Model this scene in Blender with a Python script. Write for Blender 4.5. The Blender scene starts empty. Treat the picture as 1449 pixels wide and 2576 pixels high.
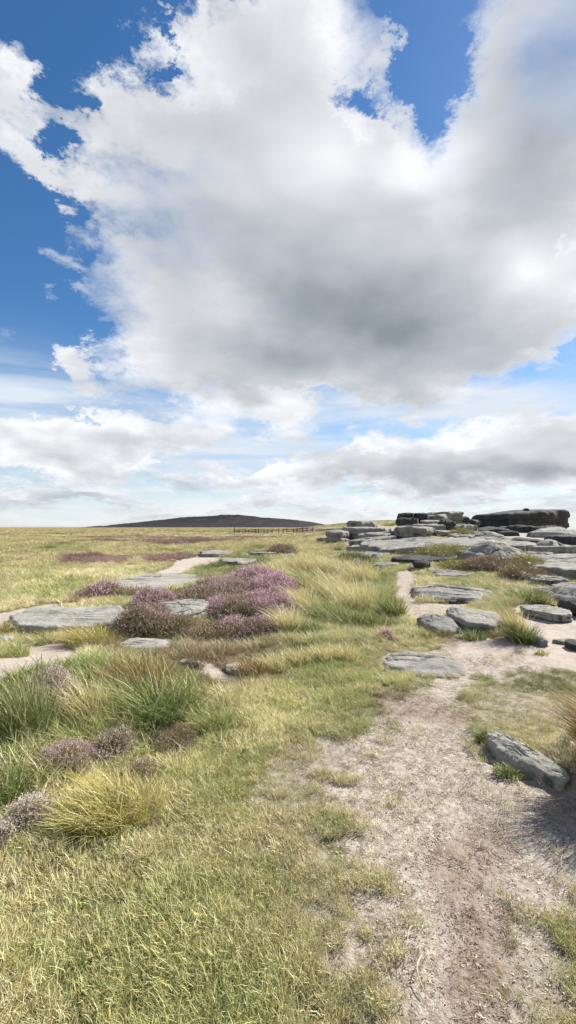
# Gritstone edge and heather moor under a broken cumulus sky
import bpy, math, random
import numpy as np
from mathutils import Vector, Matrix, Euler

scene = bpy.context.scene
COL = scene.collection
rad = math.radians
EYE = 1.6
FPX = 450.0                 # focal length in pixels of a 576 x 1024 frame
PITCH = math.atan(14.8/FPX)
SUN_AZ, SUN_EL = rad(54), rad(40)
RNG = np.random.default_rng(7)

# ---------------------------------------------------------------- camera
cam_d = bpy.data.cameras.new('camera')
cam_d.sensor_fit = 'VERTICAL'
cam_d.sensor_height = 36.0
cam_d.lens = FPX*36.0/1024.0
cam_d.clip_start = 0.05
cam_d.clip_end = 20000
cam = bpy.data.objects.new('camera', cam_d)
cam.location = (0, 0, EYE)
cam.rotation_euler = (math.pi/2 + PITCH, 0, 0)
COL.objects.link(cam)
scene.camera = cam

def ray(X, Y):
    """direction of the sight line through a point of the photograph (1449 x 2576 measure)"""
    k = 576/1449.0
    a = (X*k - 288)/FPX
    b = (512 - Y*k)/FPX
    c, s = math.cos(PITCH), math.sin(PITCH)
    v = np.array([a, c - b*s, s + b*c])
    return v/np.linalg.norm(v)

# ---------------------------------------------------------------- numpy noise
_perm = np.random.default_rng(11).permutation(1024)
_perm = np.concatenate([_perm, _perm, _perm])
_grad = np.random.default_rng(5).normal(size=(1024, 3))
_grad /= np.linalg.norm(_grad, axis=1)[:, None]
def pnoise(x, y, z=None):
    x = np.asarray(x, float); y = np.asarray(y, float)
    z = np.zeros_like(x) if z is None else np.asarray(z, float)+x*0
    xi, yi, zi = np.floor(x).astype(int), np.floor(y).astype(int), np.floor(z).astype(int)
    xf, yf, zf = x-xi, y-yi, z-zi
    u, v, w = [t*t*t*(t*(t*6-15)+10) for t in (xf, yf, zf)]
    r = 0
    for dx in (0, 1):
        for dy in (0, 1):
            for dz in (0, 1):
                h = _perm[_perm[_perm[(xi+dx) & 1023] + ((yi+dy) & 1023)] + ((zi+dz) & 1023)]
                g = _grad[h]
                d = g[..., 0]*(xf-dx) + g[..., 1]*(yf-dy) + g[..., 2]*(zf-dz)
                r = r + d*(u if dx else 1-u)*(v if dy else 1-v)*(w if dz else 1-w)
    return r*1.5
def fbm(x, y, z=None, oct=4, lac=2.03, gain=.5):
    a, s, r = 1.0, 1.0, 0
    for i in range(oct):
        r = r + a*pnoise(x*s+i*17.3, y*s+i*9.1, None if z is None else z*s+i*5.7)
        a *= gain; s *= lac
    return r
def sstep(a, b, x):
    t = np.clip((x-a)/(b-a), 0, 1)
    return t*t*(3-2*t)

# ---------------------------------------------------------------- node helpers
class NT:
    def __init__(s, tree):
        s.t = tree; s.n = tree.nodes; s.l = tree.links
    def new(s, kind, **kw):
        n = s.n.new(kind)
        for k, v in kw.items(): setattr(n, k, v)
        return n
    def put(s, sock, v):
        if isinstance(v, bpy.types.NodeSocket): s.l.new(v, sock)
        elif v is not None: sock.default_value = v
    def math(s, op, a, b=None, c=None, clamp=False):
        n = s.new('ShaderNodeMath', operation=op, use_clamp=clamp)
        s.put(n.inputs[0], a); s.put(n.inputs[1], b); s.put(n.inputs[2], c)
        return n.outputs[0]
    def vmath(s, op, a, b=None, c=None, scale=None):
        n = s.new('ShaderNodeVectorMath', operation=op)
        s.put(n.inputs[0], a); s.put(n.inputs[1], b)
        if c is not None: s.put(n.inputs[2], c)
        if scale is not None: s.put(n.inputs['Scale'], scale)
        return n.outputs['Value'] if op in ('DOT_PRODUCT', 'LENGTH', 'DISTANCE') else n.outputs[0]
    def noise(s, vec, scale, detail=4, rough=.5, dist=0.0, lac=2.0, color=False, kind='FBM'):
        n = s.new('ShaderNodeTexNoise', noise_dimensions='3D')
        s.put(n.inputs['Vector'], vec); s.put(n.inputs['Scale'], scale); s.put(n.inputs['Detail'], detail)
        s.put(n.inputs['Roughness'], rough); s.put(n.inputs['Distortion'], dist); s.put(n.inputs['Lacunarity'], lac)
        return n.outputs['Color' if color else 'Fac']
    def voronoi(s, vec, scale, feature='F1', out='Distance', rnd=1.0):
        n = s.new('ShaderNodeTexVoronoi', feature=feature)
        s.put(n.inputs['Vector'], vec); s.put(n.inputs['Scale'], scale); s.put(n.inputs['Randomness'], rnd)
        return n.outputs[out]
    def rng(s, v, a, b, c=0.0, d=1.0, smooth=True):
        n = s.new('ShaderNodeMapRange', interpolation_type='SMOOTHSTEP' if smooth else 'LINEAR')
        s.put(n.inputs[0], v); s.put(n.inputs[1], a); s.put(n.inputs[2], b); s.put(n.inputs[3], c); s.put(n.inputs[4], d)
        return n.outputs[0]
    def mix(s, f, a, b, blend='MIX'):
        n = s.new('ShaderNodeMix', data_type='RGBA', blend_type=blend)
        s.put(n.inputs[0], f)
        s.put(n.inputs[6], a if not isinstance(a, tuple) else (*a[:3], 1)); s.put(n.inputs[7], b if not isinstance(b, tuple) else (*b[:3], 1))
        return n.outputs[2]
    def mapping(s, vec, loc=(0,0,0), rot=(0,0,0), scale=(1,1,1), kind='POINT'):
        n = s.new('ShaderNodeMapping', vector_type=kind)
        s.put(n.inputs['Vector'], vec); n.inputs['Location'].default_value = loc
        n.inputs['Rotation'].default_value = rot; n.inputs['Scale'].default_value = scale
        return n.outputs[0]
    def attr(s, name, out='Color', kind='GEOMETRY'):
        n = s.new('ShaderNodeAttribute', attribute_type=kind); n.attribute_name = name
        return n.outputs[out]
# ---------------------------------------------------------------- sky and sun
world = bpy.data.worlds.new('World'); scene.world = world
world.use_nodes = True
wt = world.node_tree; wt.nodes.clear()
W = NT(wt)
out = W.new('ShaderNodeOutputWorld'); bg = W.new('ShaderNodeBackground')
bg.inputs['Strength'].default_value = 0.05
wt.links.new(bg.outputs[0], out.inputs['Surface'])
sky = W.new('ShaderNodeTexSky', sky_type='NISHITA')
sky.sun_disc = False; sky.sun_elevation = SUN_EL; sky.sun_rotation = SUN_AZ
sky.altitude = 400; sky.air_density = 1.0; sky.dust_density = 0.3; sky.ozone_density = 2.5
D = W.new('ShaderNodeTexCoord').outputs['Generated']
D = W.vmath('NORMALIZE', D)
sx = W.new('ShaderNodeSeparateXYZ'); W.put(sx.inputs[0], D)
az = W.math('ARCTAN2', sx.outputs[0], sx.outputs[1]); el = W.math('ARCSINE', sx.outputs[2])
cb = W.new('ShaderNodeCombineXYZ'); W.put(cb.inputs[0], az); W.put(cb.inputs[1], el)
A = cb.outputs[0]
# cloud-layer coordinates: directions spread on a soft dome so billows flatten towards the horizon
zz = W.math('ADD', W.math('MAXIMUM', sx.outputs[2], 0.0), 0.42)
cz = W.new('ShaderNodeCombineXYZ')
W.put(cz.inputs[0], W.math('DIVIDE', sx.outputs[0], zz)); W.put(cz.inputs[1], W.math('DIVIDE', sx.outputs[1], zz))
W.put(cz.inputs[2], W.math('MULTIPLY', sx.outputs[2], 1.2))
P = cz.outputs[0]
# domain warp
w1 = W.noise(P, 3.2, 2, .5, color=True)
w2 = W.noise(P, 8.0, 9, .70, color=True)
w1 = W.vmath('SCALE', W.vmath('SUBTRACT', w1, (.5, .5, .5)), scale=.16)
w2 = W.vmath('SCALE', W.vmath('SUBTRACT', w2, (.5, .5, .5)), scale=W.rng(el, .15, .6, .17, .27))
WA = W.vmath('ADD', A, W.vmath('ADD', w1, w2))
WS = W.vmath('ADD', A, W.vmath('SCALE', w1, scale=.8))      # softer version for tones
def ang(X, Y):
    d = ray(X, Y)
    return math.atan2(d[0], d[1]), math.asin(d[2])
def blob(vec, cx, cy, rx, ry, rot, acc, k):
    a, e = ang(cx, cy)
    a1, e1 = ang(cx+rx*math.cos(rad(rot)), cy-rx*math.sin(rad(rot)))
    a2, e2 = ang(cx+ry*math.sin(rad(rot)), cy+ry*math.cos(rad(rot)))
    R = math.hypot(a1-a, e1-e); Q = math.hypot(a2-a, e2-e)
    m = W.mapping(vec, (a, e, 0), (0, 0, math.atan2(e1-e, a1-a)), (R, Q, 1), 'TEXTURE')
    g = W.new('ShaderNodeTexGradient', gradient_type='SPHERICAL'); W.put(g.inputs[0], m)
    return W.math('MULTIPLY_ADD', g.outputs['Fac'], k, acc)
SHAPE = [  # centre, radii, turn (degrees), weight : the cloud bodies
 (430,280,290,190,0,1.0),(760,230,360,330,0,2.0),(640,560,470,300,0,2.2),(1000,690,560,370,0,2.4),
 (1360,330,370,520,0,1.7),(1330,720,330,260,0,1.3),(455,840,215,175,0,1.5),(600,945,350,120,-5,1.5),(950,880,420,140,0,1.0),
 (0,200,150,220,20,1.2),(120,300,110,90,0,.7),(50,390,140,60,-30,1.0),(130,480,170,45,-55,.75),
 (230,500,160,110,0,1.1),(330,340,160,160,0,.8),(350,720,190,150,0,1.1),(300,660,110,60,0,.5),
 (640,880,260,120,0,1.0),(1235,160,120,260,0,1.2),(20,150,120,160,10,.8),(188,880,80,62,0,1.5),(240,965,110,50,0,1.1),(130,655,120,60,-35,.95),
 (310,1085,330,85,0,1.7),(420,1115,200,40,0,.6),(740,1062,110,65,0,.9),(660,1060,140,30,0,.4),
 (165,1165,240,70,0,1.6),(230,1225,220,38,0,.7),(620,1205,260,42,4,.8),(850,1195,400,72,4,1.7),
 (1130,1150,430,110,6,2.0),(1400,1130,300,125,0,2.0),(990,45,60,45,0,.5),(1000,80,70,60,40,1.0),(1010,240,65,100,0,1.4),
 (1240,330,90,70,0,.4),(430,120,50,35,0,.5),(520,90,30,80,30,.5),(60,60,90,20,-30,.25),(1340,880,150,60,0,.7),
]
HOLES = [
 (1045,120,85,200,0,-1.8),(925,225,100,80,0,-1.8),(1105,225,70,190,0,-1.7),(885,330,45,95,5,-1.1),(1000,20,70,70,0,-.9),(1160,230,25,120,0,-.5),
 (180,225,95,65,0,-1.5),(1420,1255,10,10,0,0),(200,60,330,120,0,-.7),(60,590,190,120,0,-.9),(110,790,150,90,0,-.6),(330,390,60,50,0,-.3),(290,420,70,60,0,-.3),(140,380,110,45,-10,-.6),(1080,270,60,60,0,-.3),
 (600,20,80,60,0,-.5),(330,700,40,30,0,-.5),(1060,290,120,30,0,-.3),(1010,10,60,60,0,-.9),
 (1440,890,60,28,0,-1.0),(1200,950,150,22,10,-.5),(880,990,330,30,0,-.6),(200,1010,330,30,0,-.4),(860,1110,130,30,0,-.3),(1420,625,30,22,50,-1.0),
]
dens = W.math('MULTIPLY', el, 0.0)
for b in SHAPE: dens = blob(WA, *b[:5], dens, b[5])
for b in HOLES:
    if b[5]: dens = blob(WA, *b[:5], dens, b[5])
# a field of clouds where the photograph does not look (behind, overhead)
away = W.rng(W.math('ABSOLUTE', az), .75, 1.0)
away = W.math('MAXIMUM', away, W.rng(el, .95, 1.15))
dens = W.math('ADD', dens, W.math('MULTIPLY', away, W.rng(W.noise(P, 1.6, 3, .5), .42, .62, -.1, 1.0)))
tex = W.noise(P, 5.5, 10, .64, .15)
thick = W.math('ADD', dens, W.math('MULTIPLY', W.math('SUBTRACT', tex, .5), W.rng(el, .12, .5, .75, 2.0)))
soft = W.rng(W.noise(P, 4.0, 2, .5), .32, .62, .85, 2.2)
soft = W.math('MULTIPLY', soft, W.rng(el, .12, .5, .45, 1.0))
alpha = W.rng(thick, .10, soft)
alpha = W.math('POWER', alpha, .62)
# thin high veil
veilc = W.mapping(A, scale=(1.3, 9, 1), rot=(0, 0, rad(-6)))
vn = W.noise(veilc, 1.7, 6, .6, .6)
VE = [(720,1030,420,75,0,1.1),(1150,1010,520,55,4,1.4),(60,1000,380,120,-6,.8),(560,1130,420,60,0,.7),(0,1110,250,60,0,.7)]
va = W.math('MULTIPLY', el, 0.0)
for b in VE: va = blob(A, *b[:5], va, b[5])
low = W.rng(el, .04, .42, 1.0, 0.0)
veil = W.math('MULTIPLY', W.math('ADD', va, W.math('MULTIPLY', low, .9)), W.rng(vn, .28, .72, .25, 1.1), clamp=True)
veil = W.math('MAXIMUM', veil, W.math('MULTIPLY', W.rng(el, .0, .16, 1.0, 0.0), .82))
# far-off banks of cloud low over the horizon, seen edge-on
lc = W.mapping(A, scale=(3.0, 12, 1))
lw = W.vmath('ADD', lc, W.vmath('SCALE', W.vmath('SUBTRACT', W.noise(lc, 2.2, 6, .6, color=True), (.5, .5, .5)), scale=.9))
ln = W.noise(lw, 1.9, 7, .62)
ln2 = W.noise(W.vmath('ADD', lw, (.05, .16, 0)), 1.9, 4, .5)
lowm = W.rng(el, .005, .035, .5, 1.0); lowm = W.math('MULTIPLY', lowm, W.rng(el, .09, .18, 1.0, 0.0))
lowa = W.math('MULTIPLY', W.rng(ln, .38, .62), lowm)
lowt = W.math('ADD', .78, W.math('MULTIPLY', W.math('SUBTRACT', ln, ln2), 1.5))
lowc = W.mix(W.rng(lowt, .55, .95), (.50, .54, .60), (.90, .915, .95))
# light and shade inside the clouds: relief along the sun direction plus broad grey bellies
off = (math.sin(SUN_AZ)*.06, -.02, .07)
texs = W.noise(W.vmath('ADD', P, off), 5.5, 5, .5, .15)
tex5 = W.noise(P, 5.5, 5, .5, .15)
relief = W.math('SUBTRACT', tex5, texs)
GREY = [(900,800,740,290,-4,.66),(650,640,300,130,0,.12),(1350,330,330,350,0,.42),(1400,80,250,150,0,.25),(520,980,280,60,0,.35),
 (600,330,260,190,0,.12),(430,600,220,170,0,.16),(1000,560,300,90,0,.14),(1150,1195,460,55,3,.42),(1400,1175,260,50,0,.3),(820,1225,320,34,0,.28),
 (300,1110,200,35,0,.12),(180,1180,200,30,0,.2),(700,880,300,70,0,.15),(1330,560,200,90,0,.10)]
LIGHT = [(850,420,230,150,0,.4),(1130,390,240,80,25,.5),(1360,690,200,140,0,.7),(800,150,170,160,0,.12),(1180,1085,360,45,6,.4),(720,480,200,110,0,.12),(300,1050,220,30,0,.15),(600,1175,300,25,0,.15)]
gr = W.math('MULTIPLY', el, 0.0)
for b in GREY: gr = blob(WS, *b[:5], gr, b[5])
lt = W.math('MULTIPLY', el, 0.0)
for b in LIGHT: lt = blob(WS, *b[:5], lt, b[5])
core = W.rng(thick, .45, 2.2)
tone = W.math('SUBTRACT', .90, W.math('MULTIPLY', core, .18))
gr = W.math('MULTIPLY', gr, W.rng(W.noise(P, 4.2, 5, .55), .3, .7, .82, 1.12))
tone = W.math('SUBTRACT', tone, W.math('MULTIPLY', W.rng(gr, .0, .85, .0, .56, False), 1.0))
tone = W.math('ADD', tone, W.math('MULTIPLY', lt, .6))
tone = W.math('ADD', tone, W.math('MULTIPLY', relief, W.rng(thick, .2, 2.0, 1.0, .30)))
tone = W.math('MULTIPLY_ADD', W.math('SUBTRACT', W.noise(P, 2.6, 4, .5), .5), .34, tone)
tone = W.math('MINIMUM', W.math('MAXIMUM', tone, .20), 1.02)
ccol = W.mix(W.rng(tone, .24, .98, smooth=False), (.27, .315, .355), (.93, .945, .98))
ccol = W.vmath('SCALE', ccol, scale=W.rng(tone, .8, 1.02, 1.0, 1.06, False))
hs = W.new('ShaderNodeHueSaturation'); hs.inputs['Saturation'].default_value = 1.25; hs.inputs['Value'].default_value = 1.42
W.put(hs.inputs['Color'], sky.outputs[0])
blue = hs.outputs[0]
vcol = W.vmath('SCALE', W.mix(W.rng(el, 0, .25), (.80, .86, .93), (.76, .84, .94)), scale=10.0)
basec = W.mix(veil, blue, vcol)
basec = W.mix(lowa, basec, W.vmath('SCALE', lowc, scale=10.0))
final = W.mix(alpha, basec, W.vmath('SCALE', ccol, scale=10.0))
W.put(bg.inputs['Color'], final)

sun_d = bpy.data.lights.new('sun', 'SUN'); sun_d.energy = 5.0; sun_d.angle = rad(.53); sun_d.color = (1, .965, .90)
sun = bpy.data.objects.new('sun', sun_d); COL.objects.link(sun)
sv = Vector((math.sin(SUN_AZ)*math.cos(SUN_EL), math.cos(SUN_AZ)*math.cos(SUN_EL), math.sin(SUN_EL)))
sun.rotation_euler = sv.to_track_quat('Z', 'Y').to_euler()
sun.location = sv*50
vs = scene.view_settings; vs.view_transform = 'Standard'; vs.look = 'None'; vs.exposure = 1.0; vs.gamma = 1
# ---------------------------------------------------------------- terrain
def gs(t): return np.exp(-t*t)
def height(x, y):
    x = np.asarray(x, float); y = np.asarray(y, float)
    d = np.hypot(x, y); u = np.where(y > .5, x/np.maximum(y, .5), np.where(x > 0, 3, -3))
    z = .05*fbm(x*.35, y*.35, oct=3) + .012*fbm(x*2.1, y*2.1, oct=2)
    z = z*sstep(.3, 2.5, d)
    z = z + .22*fbm(x*.05+3, y*.05, oct=2)*sstep(12, 45, d)*sstep(.9, .1, np.abs(u))*sstep(300, 90, d)
    z = z + 1.2*np.exp(-(((x-15)/10)**2 + ((y-60)/20)**2)) + 4.0*sstep(-.07, .22, u)*sstep(.62, .42, u)*np.exp(-((d-185)/68)**2)
    z = z + 1.05*sstep(7, 34, d)*sstep(-.02, .38, u)*sstep(160, 60, d)
    z = z - 60*sstep(38, 170, d)*sstep(.44, .75, u) - 1.2*sstep(33, 44, d)*sstep(.5, .6, u)
    z = z + .16*gs((y-4.4)/.8)*sstep(-.3, -1.6, x) - .13*gs((y-6.6)/.9)*sstep(.2, -1.2, x)
    z = z + .10*gs((y-5.6)/.8)*gs((x+.2)/1.0)
    z = z + .30*np.exp(-(((x-2.22)/.44)**2 + ((y-2.95)/.40)**2)**2)
    return z
def hit(X, Y, z0=0.0):
    """where the sight line through a point of the photograph meets the terrain (raised by z0)"""
    d = ray(X, Y)
    t = np.geomspace(1.2, 4000, 1500)
    p = t[:, None]*d[None, :]
    g = EYE + p[:, 2] - (height(p[:, 0], p[:, 1]) + z0)
    i = int(np.argmax(g < 0)) if (g < 0).any() else 700
    a, b = t[max(i-1, 0)], t[i]
    for _ in range(24):
        m = (a+b)/2; q = m*d
        if EYE + q[2] - (float(height(q[0], q[1])) + z0) < 0: b = m
        else: a = m
    q = b*d
    return float(q[0]), float(q[1])

def poly_mask(px, py, poly, soft):
    """1 inside, falling to 0 across `soft` metres either side of the outline"""
    P = np.array(poly); x0, y0 = P.min(0)-soft*2; x1, y1 = P.max(0)+soft*2
    res = np.zeros(px.shape)
    sel = (px > x0) & (px < x1) & (py > y0) & (py < y1)
    if not sel.any(): return res
    X, Y = px[sel], py[sel]
    ins = np.zeros(X.shape, bool); dist = np.full(X.shape, 1e9)
    for i in range(len(P)):
        ax, ay = P[i]; bx, by = P[(i+1) % len(P)]
        c = ((ay > Y) != (by > Y)) & (X < (bx-ax)*(Y-ay)/(by-ay+1e-12)+ax)
        ins ^= c
        ex, ey = bx-ax, by-ay
        t = np.clip(((X-ax)*ex+(Y-ay)*ey)/(ex*ex+ey*ey+1e-12), 0, 1)
        dist = np.minimum(dist, np.hypot(X-ax-t*ex, Y-ay-t*ey))
    sd = np.where(ins, dist, -dist)
    res[sel] = np.clip(sd/soft*.5+.5, 0, 1)
    return res
# ground-cover patches: (kind, softness relative to distance, outline sighted in the photograph)
ZONES = [
 ('bare', .30, [(1000,2700),(920,2420),(890,2260),(840,2110),(820,1990),(840,1900),(860,1850),(940,1800),(960,1745),(1060,1735),(1080,1715),(1010,1690),(960,1655),(1000,1632),(1100,1640),(1180,1600),(1230,1640),(1330,1640),(1449,1650),(1449,1690),(1280,1700),(1200,1730),(1180,1790),(1230,1850),(1400,1950),(1700,1990),(1900,2300),(1600,2340),(1340,2345),(1300,2480),(1310,2700)]),
 ('bare', .05, [(1180,1600),(1110,1575),(1060,1570),(1020,1545),(990,1500),(985,1460),(1000,1435),(1045,1430),(1060,1445),(1040,1480),(1060,1512),(1150,1520),(1210,1510),(1160,1550),(1240,1590),(1230,1640)]),
 ('sand', .05, [(1330,1570),(1310,1535),(1370,1520),(1449,1525),(1560,1500),(1600,1700),(1449,1680),(1380,1665),(1340,1640),(1290,1650),(1180,1660),(1170,1610),(1250,1610),(1350,1610)]),
 ('sand', .06, [(-90,1640),(60,1626),(180,1628),(215,1655),(130,1700),(0,1745),(-100,1770)]),
 ('sand', .05, [(-40,1555),(20,1545),(120,1525),(200,1522),(100,1550),(20,1575),(-40,1600)]),
 ('sand', .03, [(370,1446),(420,1425),(440,1410),(495,1396),(510,1384),(575,1380),(530,1412),(480,1424),(450,1446)]),
 ('sand', .05, [(1449,1540),(1330,1545),(1300,1560),(1345,1600),(1380,1640),(1449,1650)]),
 ('sand', .04, [(440,1668),(500,1655),(560,1680),(610,1690),(580,1705),(500,1690)]),
 ('brown', .2, [(180,1600),(320,1610),(460,1625),(600,1625),(700,1640),(640,1700),(520,1720),(440,1690),(300,1655),(180,1640)]),
 ('brown', .12, [(940,1745),(1060,1735),(1200,1790),(1200,1830),(1060,1800),(960,1790)]),
 ('brown', .15, [(1100,2150),(1250,2050),(1300,2100),(1260,2250),(1300,2450),(1250,2620),(1140,2600),(1180,2350)]),
 ('brown', .12, [(1120,1560),(1280,1560),(1320,1610),(1200,1640),(1130,1600)]),
 ('heath', .12, [(180,1352),(330,1345),(560,1352),(640,1358),(560,1366),(420,1372),(250,1364)]),
 ('heath', .12, [(500,1352),(620,1350),(720,1352),(640,1360)]),
 ('heath', .12, [(720,1332),(800,1328),(900,1330),(960,1345),(860,1352),(760,1345)]),
 ('heath', .12, [(-60,1404),(120,1398),(300,1400),(450,1392),(500,1400),(420,1416),(250,1424),(60,1425),(-60,1430)]),
 ('green', .12, [(-60,1374),(120,1370),(260,1378),(200,1392),(60,1396),(-60,1396)]),
 ('green', .12, [(-60,1470),(60,1455),(200,1470),(230,1500),(120,1515),(-60,1530)]),
 ('green', .12, [(1000,1450),(1060,1440),(1250,1450),(1340,1500),(1300,1600),(1230,1560),(1230,1500),(1160,1455)]),
 ('green', .10, [(560,1440),(700,1400),(1000,1400),(1000,1560),(820,1620),(740,1610),(720,1480)]),
 ('green', .15, [(-100,1700),(200,1660),(480,1700),(560,1800),(420,1880),(100,1960),(-100,2050)]),
 ('thin', .20, [(1180,1720),(1280,1695),(1500,1690),(1600,1900),(1500,1960),(1400,1900),(1240,1800)]),
 ('thin', .25, [(760,1990),(640,2100),(640,2300),(760,2400),(900,2620),(1000,2700),(900,2420),(860,2260),(800,2110)]),
 ('thin', .12, [(700,1850),(850,1850),(860,1960),(800,2000),(640,2000)]),
 ('brown', .10, [(1420,2010),(1440,1960),(1560,1930),(1800,1950),(1800,2100),(1560,2110),(1450,2080)]),
 ('thin', .3, [(1300,2330),(1500,2340),(1700,2400),(1700,2800),(1300,2800),(1290,2500)]),
 ('bare', .10, [(1190,1338),(1449,1338),(1600,1345),(1600,1400),(1330,1392),(1250,1378),(1190,1366)]),
 ('bare', .10, [(850,1328),(1000,1328),(1000,1362),(940,1392),(860,1392)]),
 ('lush', .25, [(600,1720),(820,1640),(960,1650),(1060,1720),(950,1760),(930,1830),(700,1850),(560,1830)]),
]
ZW = []
for k, s, pl in ZONES:
    w = [hit(X, Y) for X, Y in pl]
    dm = np.mean([math.hypot(*q) for q in w])
    ZW.append((k, s*min(dm/3.0, 8.0)*1.3, w))
def cover(x, y):
    d = np.hypot(x, y)
    amp = np.clip(d*.05, .05, 2.2)
    wx = x + amp*fbm(x*.16/amp, y*.16/amp, oct=5, gain=.6)
    wy = y + amp*fbm(x*.16/amp+40, y*.16/amp+7, oct=5, gain=.6)
    m = {k: np.zeros(np.shape(x)) for k in ('bare', 'sand', 'brown', 'heath', 'green', 'thin', 'lush')}
    for k, s, w in ZW:
        m[k] = np.maximum(m[k], poly_mask(wx, wy, w, s))
    # the same sort of country carries on where the photograph does not look
    outside = sstep(.72, .95, np.abs(np.arctan2(x, y)))
    n1 = fbm(x*.12+9, y*.12, oct=3)
    m['heath'] = np.maximum(m['heath'], outside*sstep(.2, .5, n1))
    m['green'] = np.maximum(m['green'], outside*sstep(-.1, -.4, n1))
    # far moor beyond the sighted patches
    far = sstep(45, 90, d)
    n2 = fbm(x*.02+5, y*.035, oct=4)
    m['heath'] = np.maximum(m['heath'], far*sstep(.18, .42, n2)*.8)
    m['green'] = np.maximum(m['green'], far*sstep(-.15, -.4, n2)*.8)
    return m

az_f = np.linspace(-rad(46), rad(46), 640)
az_c = np.linspace(rad(46), rad(314), 110)[1:-1]
azs = np.concatenate([az_f, az_c]); NA = len(azs)
rs = np.concatenate([[.02, .3], np.geomspace(.6, 60, 620), np.geomspace(62, 9000, 130)]); NR = len(rs)
RR, AA = np.meshgrid(rs, azs, indexing='ij')
gx, gy = (RR*np.sin(AA)), (RR*np.cos(AA))
gm = cover(gx, gy)
gz = height(gx, gy)
gz = gz - .025*gm['bare']*(1-.5*gm['sand'])
gz = gz + (.006*fbm(gx*9, gy*9, oct=3) + .004*fbm(gx*30, gy*30, oct=2))*sstep(14, 5, RR)*(.4+.6*np.maximum(gm['bare'], .3))
gz = gz + .13*fbm(gx*1.0, gy*1.0, oct=3)*sstep(6, 14, RR)*(1-np.maximum(gm['bare'], gm['sand']))*sstep(400, 100, RR)
def ground_z(x, y): return float(height(x, y))

def make_mesh(name, verts, faces, mats=(), smooth=False):
    me = bpy.data.meshes.new(name)
    verts = np.asarray(verts, np.float32); faces = np.asarray(faces, np.int32)
    me.vertices.add(len(verts)); me.vertices.foreach_set('co', verts.ravel())
    nf, k = faces.shape
    me.loops.add(nf*k); me.loops.foreach_set('vertex_index', faces.ravel())
    me.polygons.add(nf); me.polygons.foreach_set('loop_start', np.arange(0, nf*k, k, dtype=np.int32))
    try: me.polygons.foreach_set('loop_total', np.full(nf, k, np.int32))
    except Exception: pass
    me.update(calc_edges=True); me.validate()
    me.shade_smooth() if smooth else me.shade_flat()
    for m in mats: me.materials.append(m)
    return me
def add_color(me, name, arr):
    a = me.color_attributes.new(name, 'FLOAT_COLOR', 'POINT')
    arr = np.asarray(arr, np.float32)
    if arr.shape[1] == 3: arr = np.concatenate([arr, np.ones((len(arr), 1), np.float32)], 1)
    a.data.foreach_set('color', arr.ravel())
def link(name, me, parent=None, loc=None, **props):
    o = bpy.data.objects.new(name, me); COL.objects.link(o)
    if loc is not None: o.location = loc
    if parent is not None: o.parent = parent
    for k, v in props.items(): o[k] = v
    return o

# ---------------------------------------------------------------- ground material
def new_mat(name):
    m = bpy.data.materials.new(name); m.use_nodes = True
    t = m.node_tree; t.nodes.clear(); N = NT(t)
    o = N.new('ShaderNodeOutputMaterial'); b = N.new('ShaderNodeBsdfPrincipled')
    t.links.new(b.outputs[0], o.inputs['Surface'])
    b.inputs['Roughness'].default_value = .9; b.inputs['Specular IOR Level'].default_value = .15
    return m, N, b, o
gmat, N, B, O = new_mat('moor_ground')
pos = N.new('ShaderNodeNewGeometry').outputs['Position']
c1 = N.new('ShaderNodeSeparateColor'); N.put(c1.inputs[0], N.attr('cover_a'))
c2 = N.new('ShaderNodeSeparateColor'); N.put(c2.inputs[0], N.attr('cover_b'))
m_bare, m_sand, m_brown = c1.outputs; m_heath, m_green, m_thin = c2.outputs
n_f = N.noise(pos, 38, 5, .65); n_m = N.noise(pos, 7, 5, .6); n_l = N.noise(pos, 1.3, 4, .55); n_xf = N.noise(pos, 160, 3, .6)
n_far = N.noise(N.mapping(pos, scale=(.5, .5, .5)), .5, 8, .62)
soil = N.mix(N.rng(n_m, .3, .7), (.32, .262, .21), (.41, .355, .295))
n_c = N.noise(pos, 20, 7, .72)
soil = N.mix(N.math('MULTIPLY', N.rng(n_c, .50, .42), .8), soil, (.215, .165, .125))
soil = N.mix(N.math('MULTIPLY', N.rng(n_c, .53, .60), .8), soil, (.50, .45, .385))
soil = N.mix(N.math('MULTIPLY', N.rng(n_f, .50, .64), .6), soil, (.19, .135, .10))
soil = N.mix(N.rng(n_xf, .52, .66), soil, (.43, .38, .32))
sandc = N.mix(N.rng(n_m, .3, .7), (.35, .288, .237), (.43, .365, .305))
sandc = N.mix(N.math('MULTIPLY', N.rng(n_f, .52, .72), .5), sandc, (.38, .30, .24))
brown = N.mix(N.rng(n_f, .35, .65), (.10, .062, .04), (.27, .18, .12))
turf = N.mix(N.rng(n_f, .35, .65), (.075, .062, .03), (.23, .19, .10))
turf = N.mix(N.rng(n_l, .35, .65), turf, (.13, .13, .045))
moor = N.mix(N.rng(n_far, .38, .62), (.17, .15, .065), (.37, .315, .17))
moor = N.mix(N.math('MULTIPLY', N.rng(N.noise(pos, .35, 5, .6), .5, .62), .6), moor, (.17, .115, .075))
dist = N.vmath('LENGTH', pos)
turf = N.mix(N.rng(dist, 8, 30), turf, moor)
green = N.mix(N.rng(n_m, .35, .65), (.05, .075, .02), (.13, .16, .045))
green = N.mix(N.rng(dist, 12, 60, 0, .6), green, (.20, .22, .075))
heath = N.mix(N.rng(N.noise(pos, .9, 6, .65), .4, .6), (.11, .062, .055), (.27, .16, .17))
def edge(m, n, w=.9):      # break a soft mask up with noise
    return N.rng(N.math('ADD', m, N.math('MULTIPLY', N.math('SUBTRACT', n, .5), w)), .35, .65)
c = N.mix(edge(m_green, n_m), turf, green)
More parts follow.
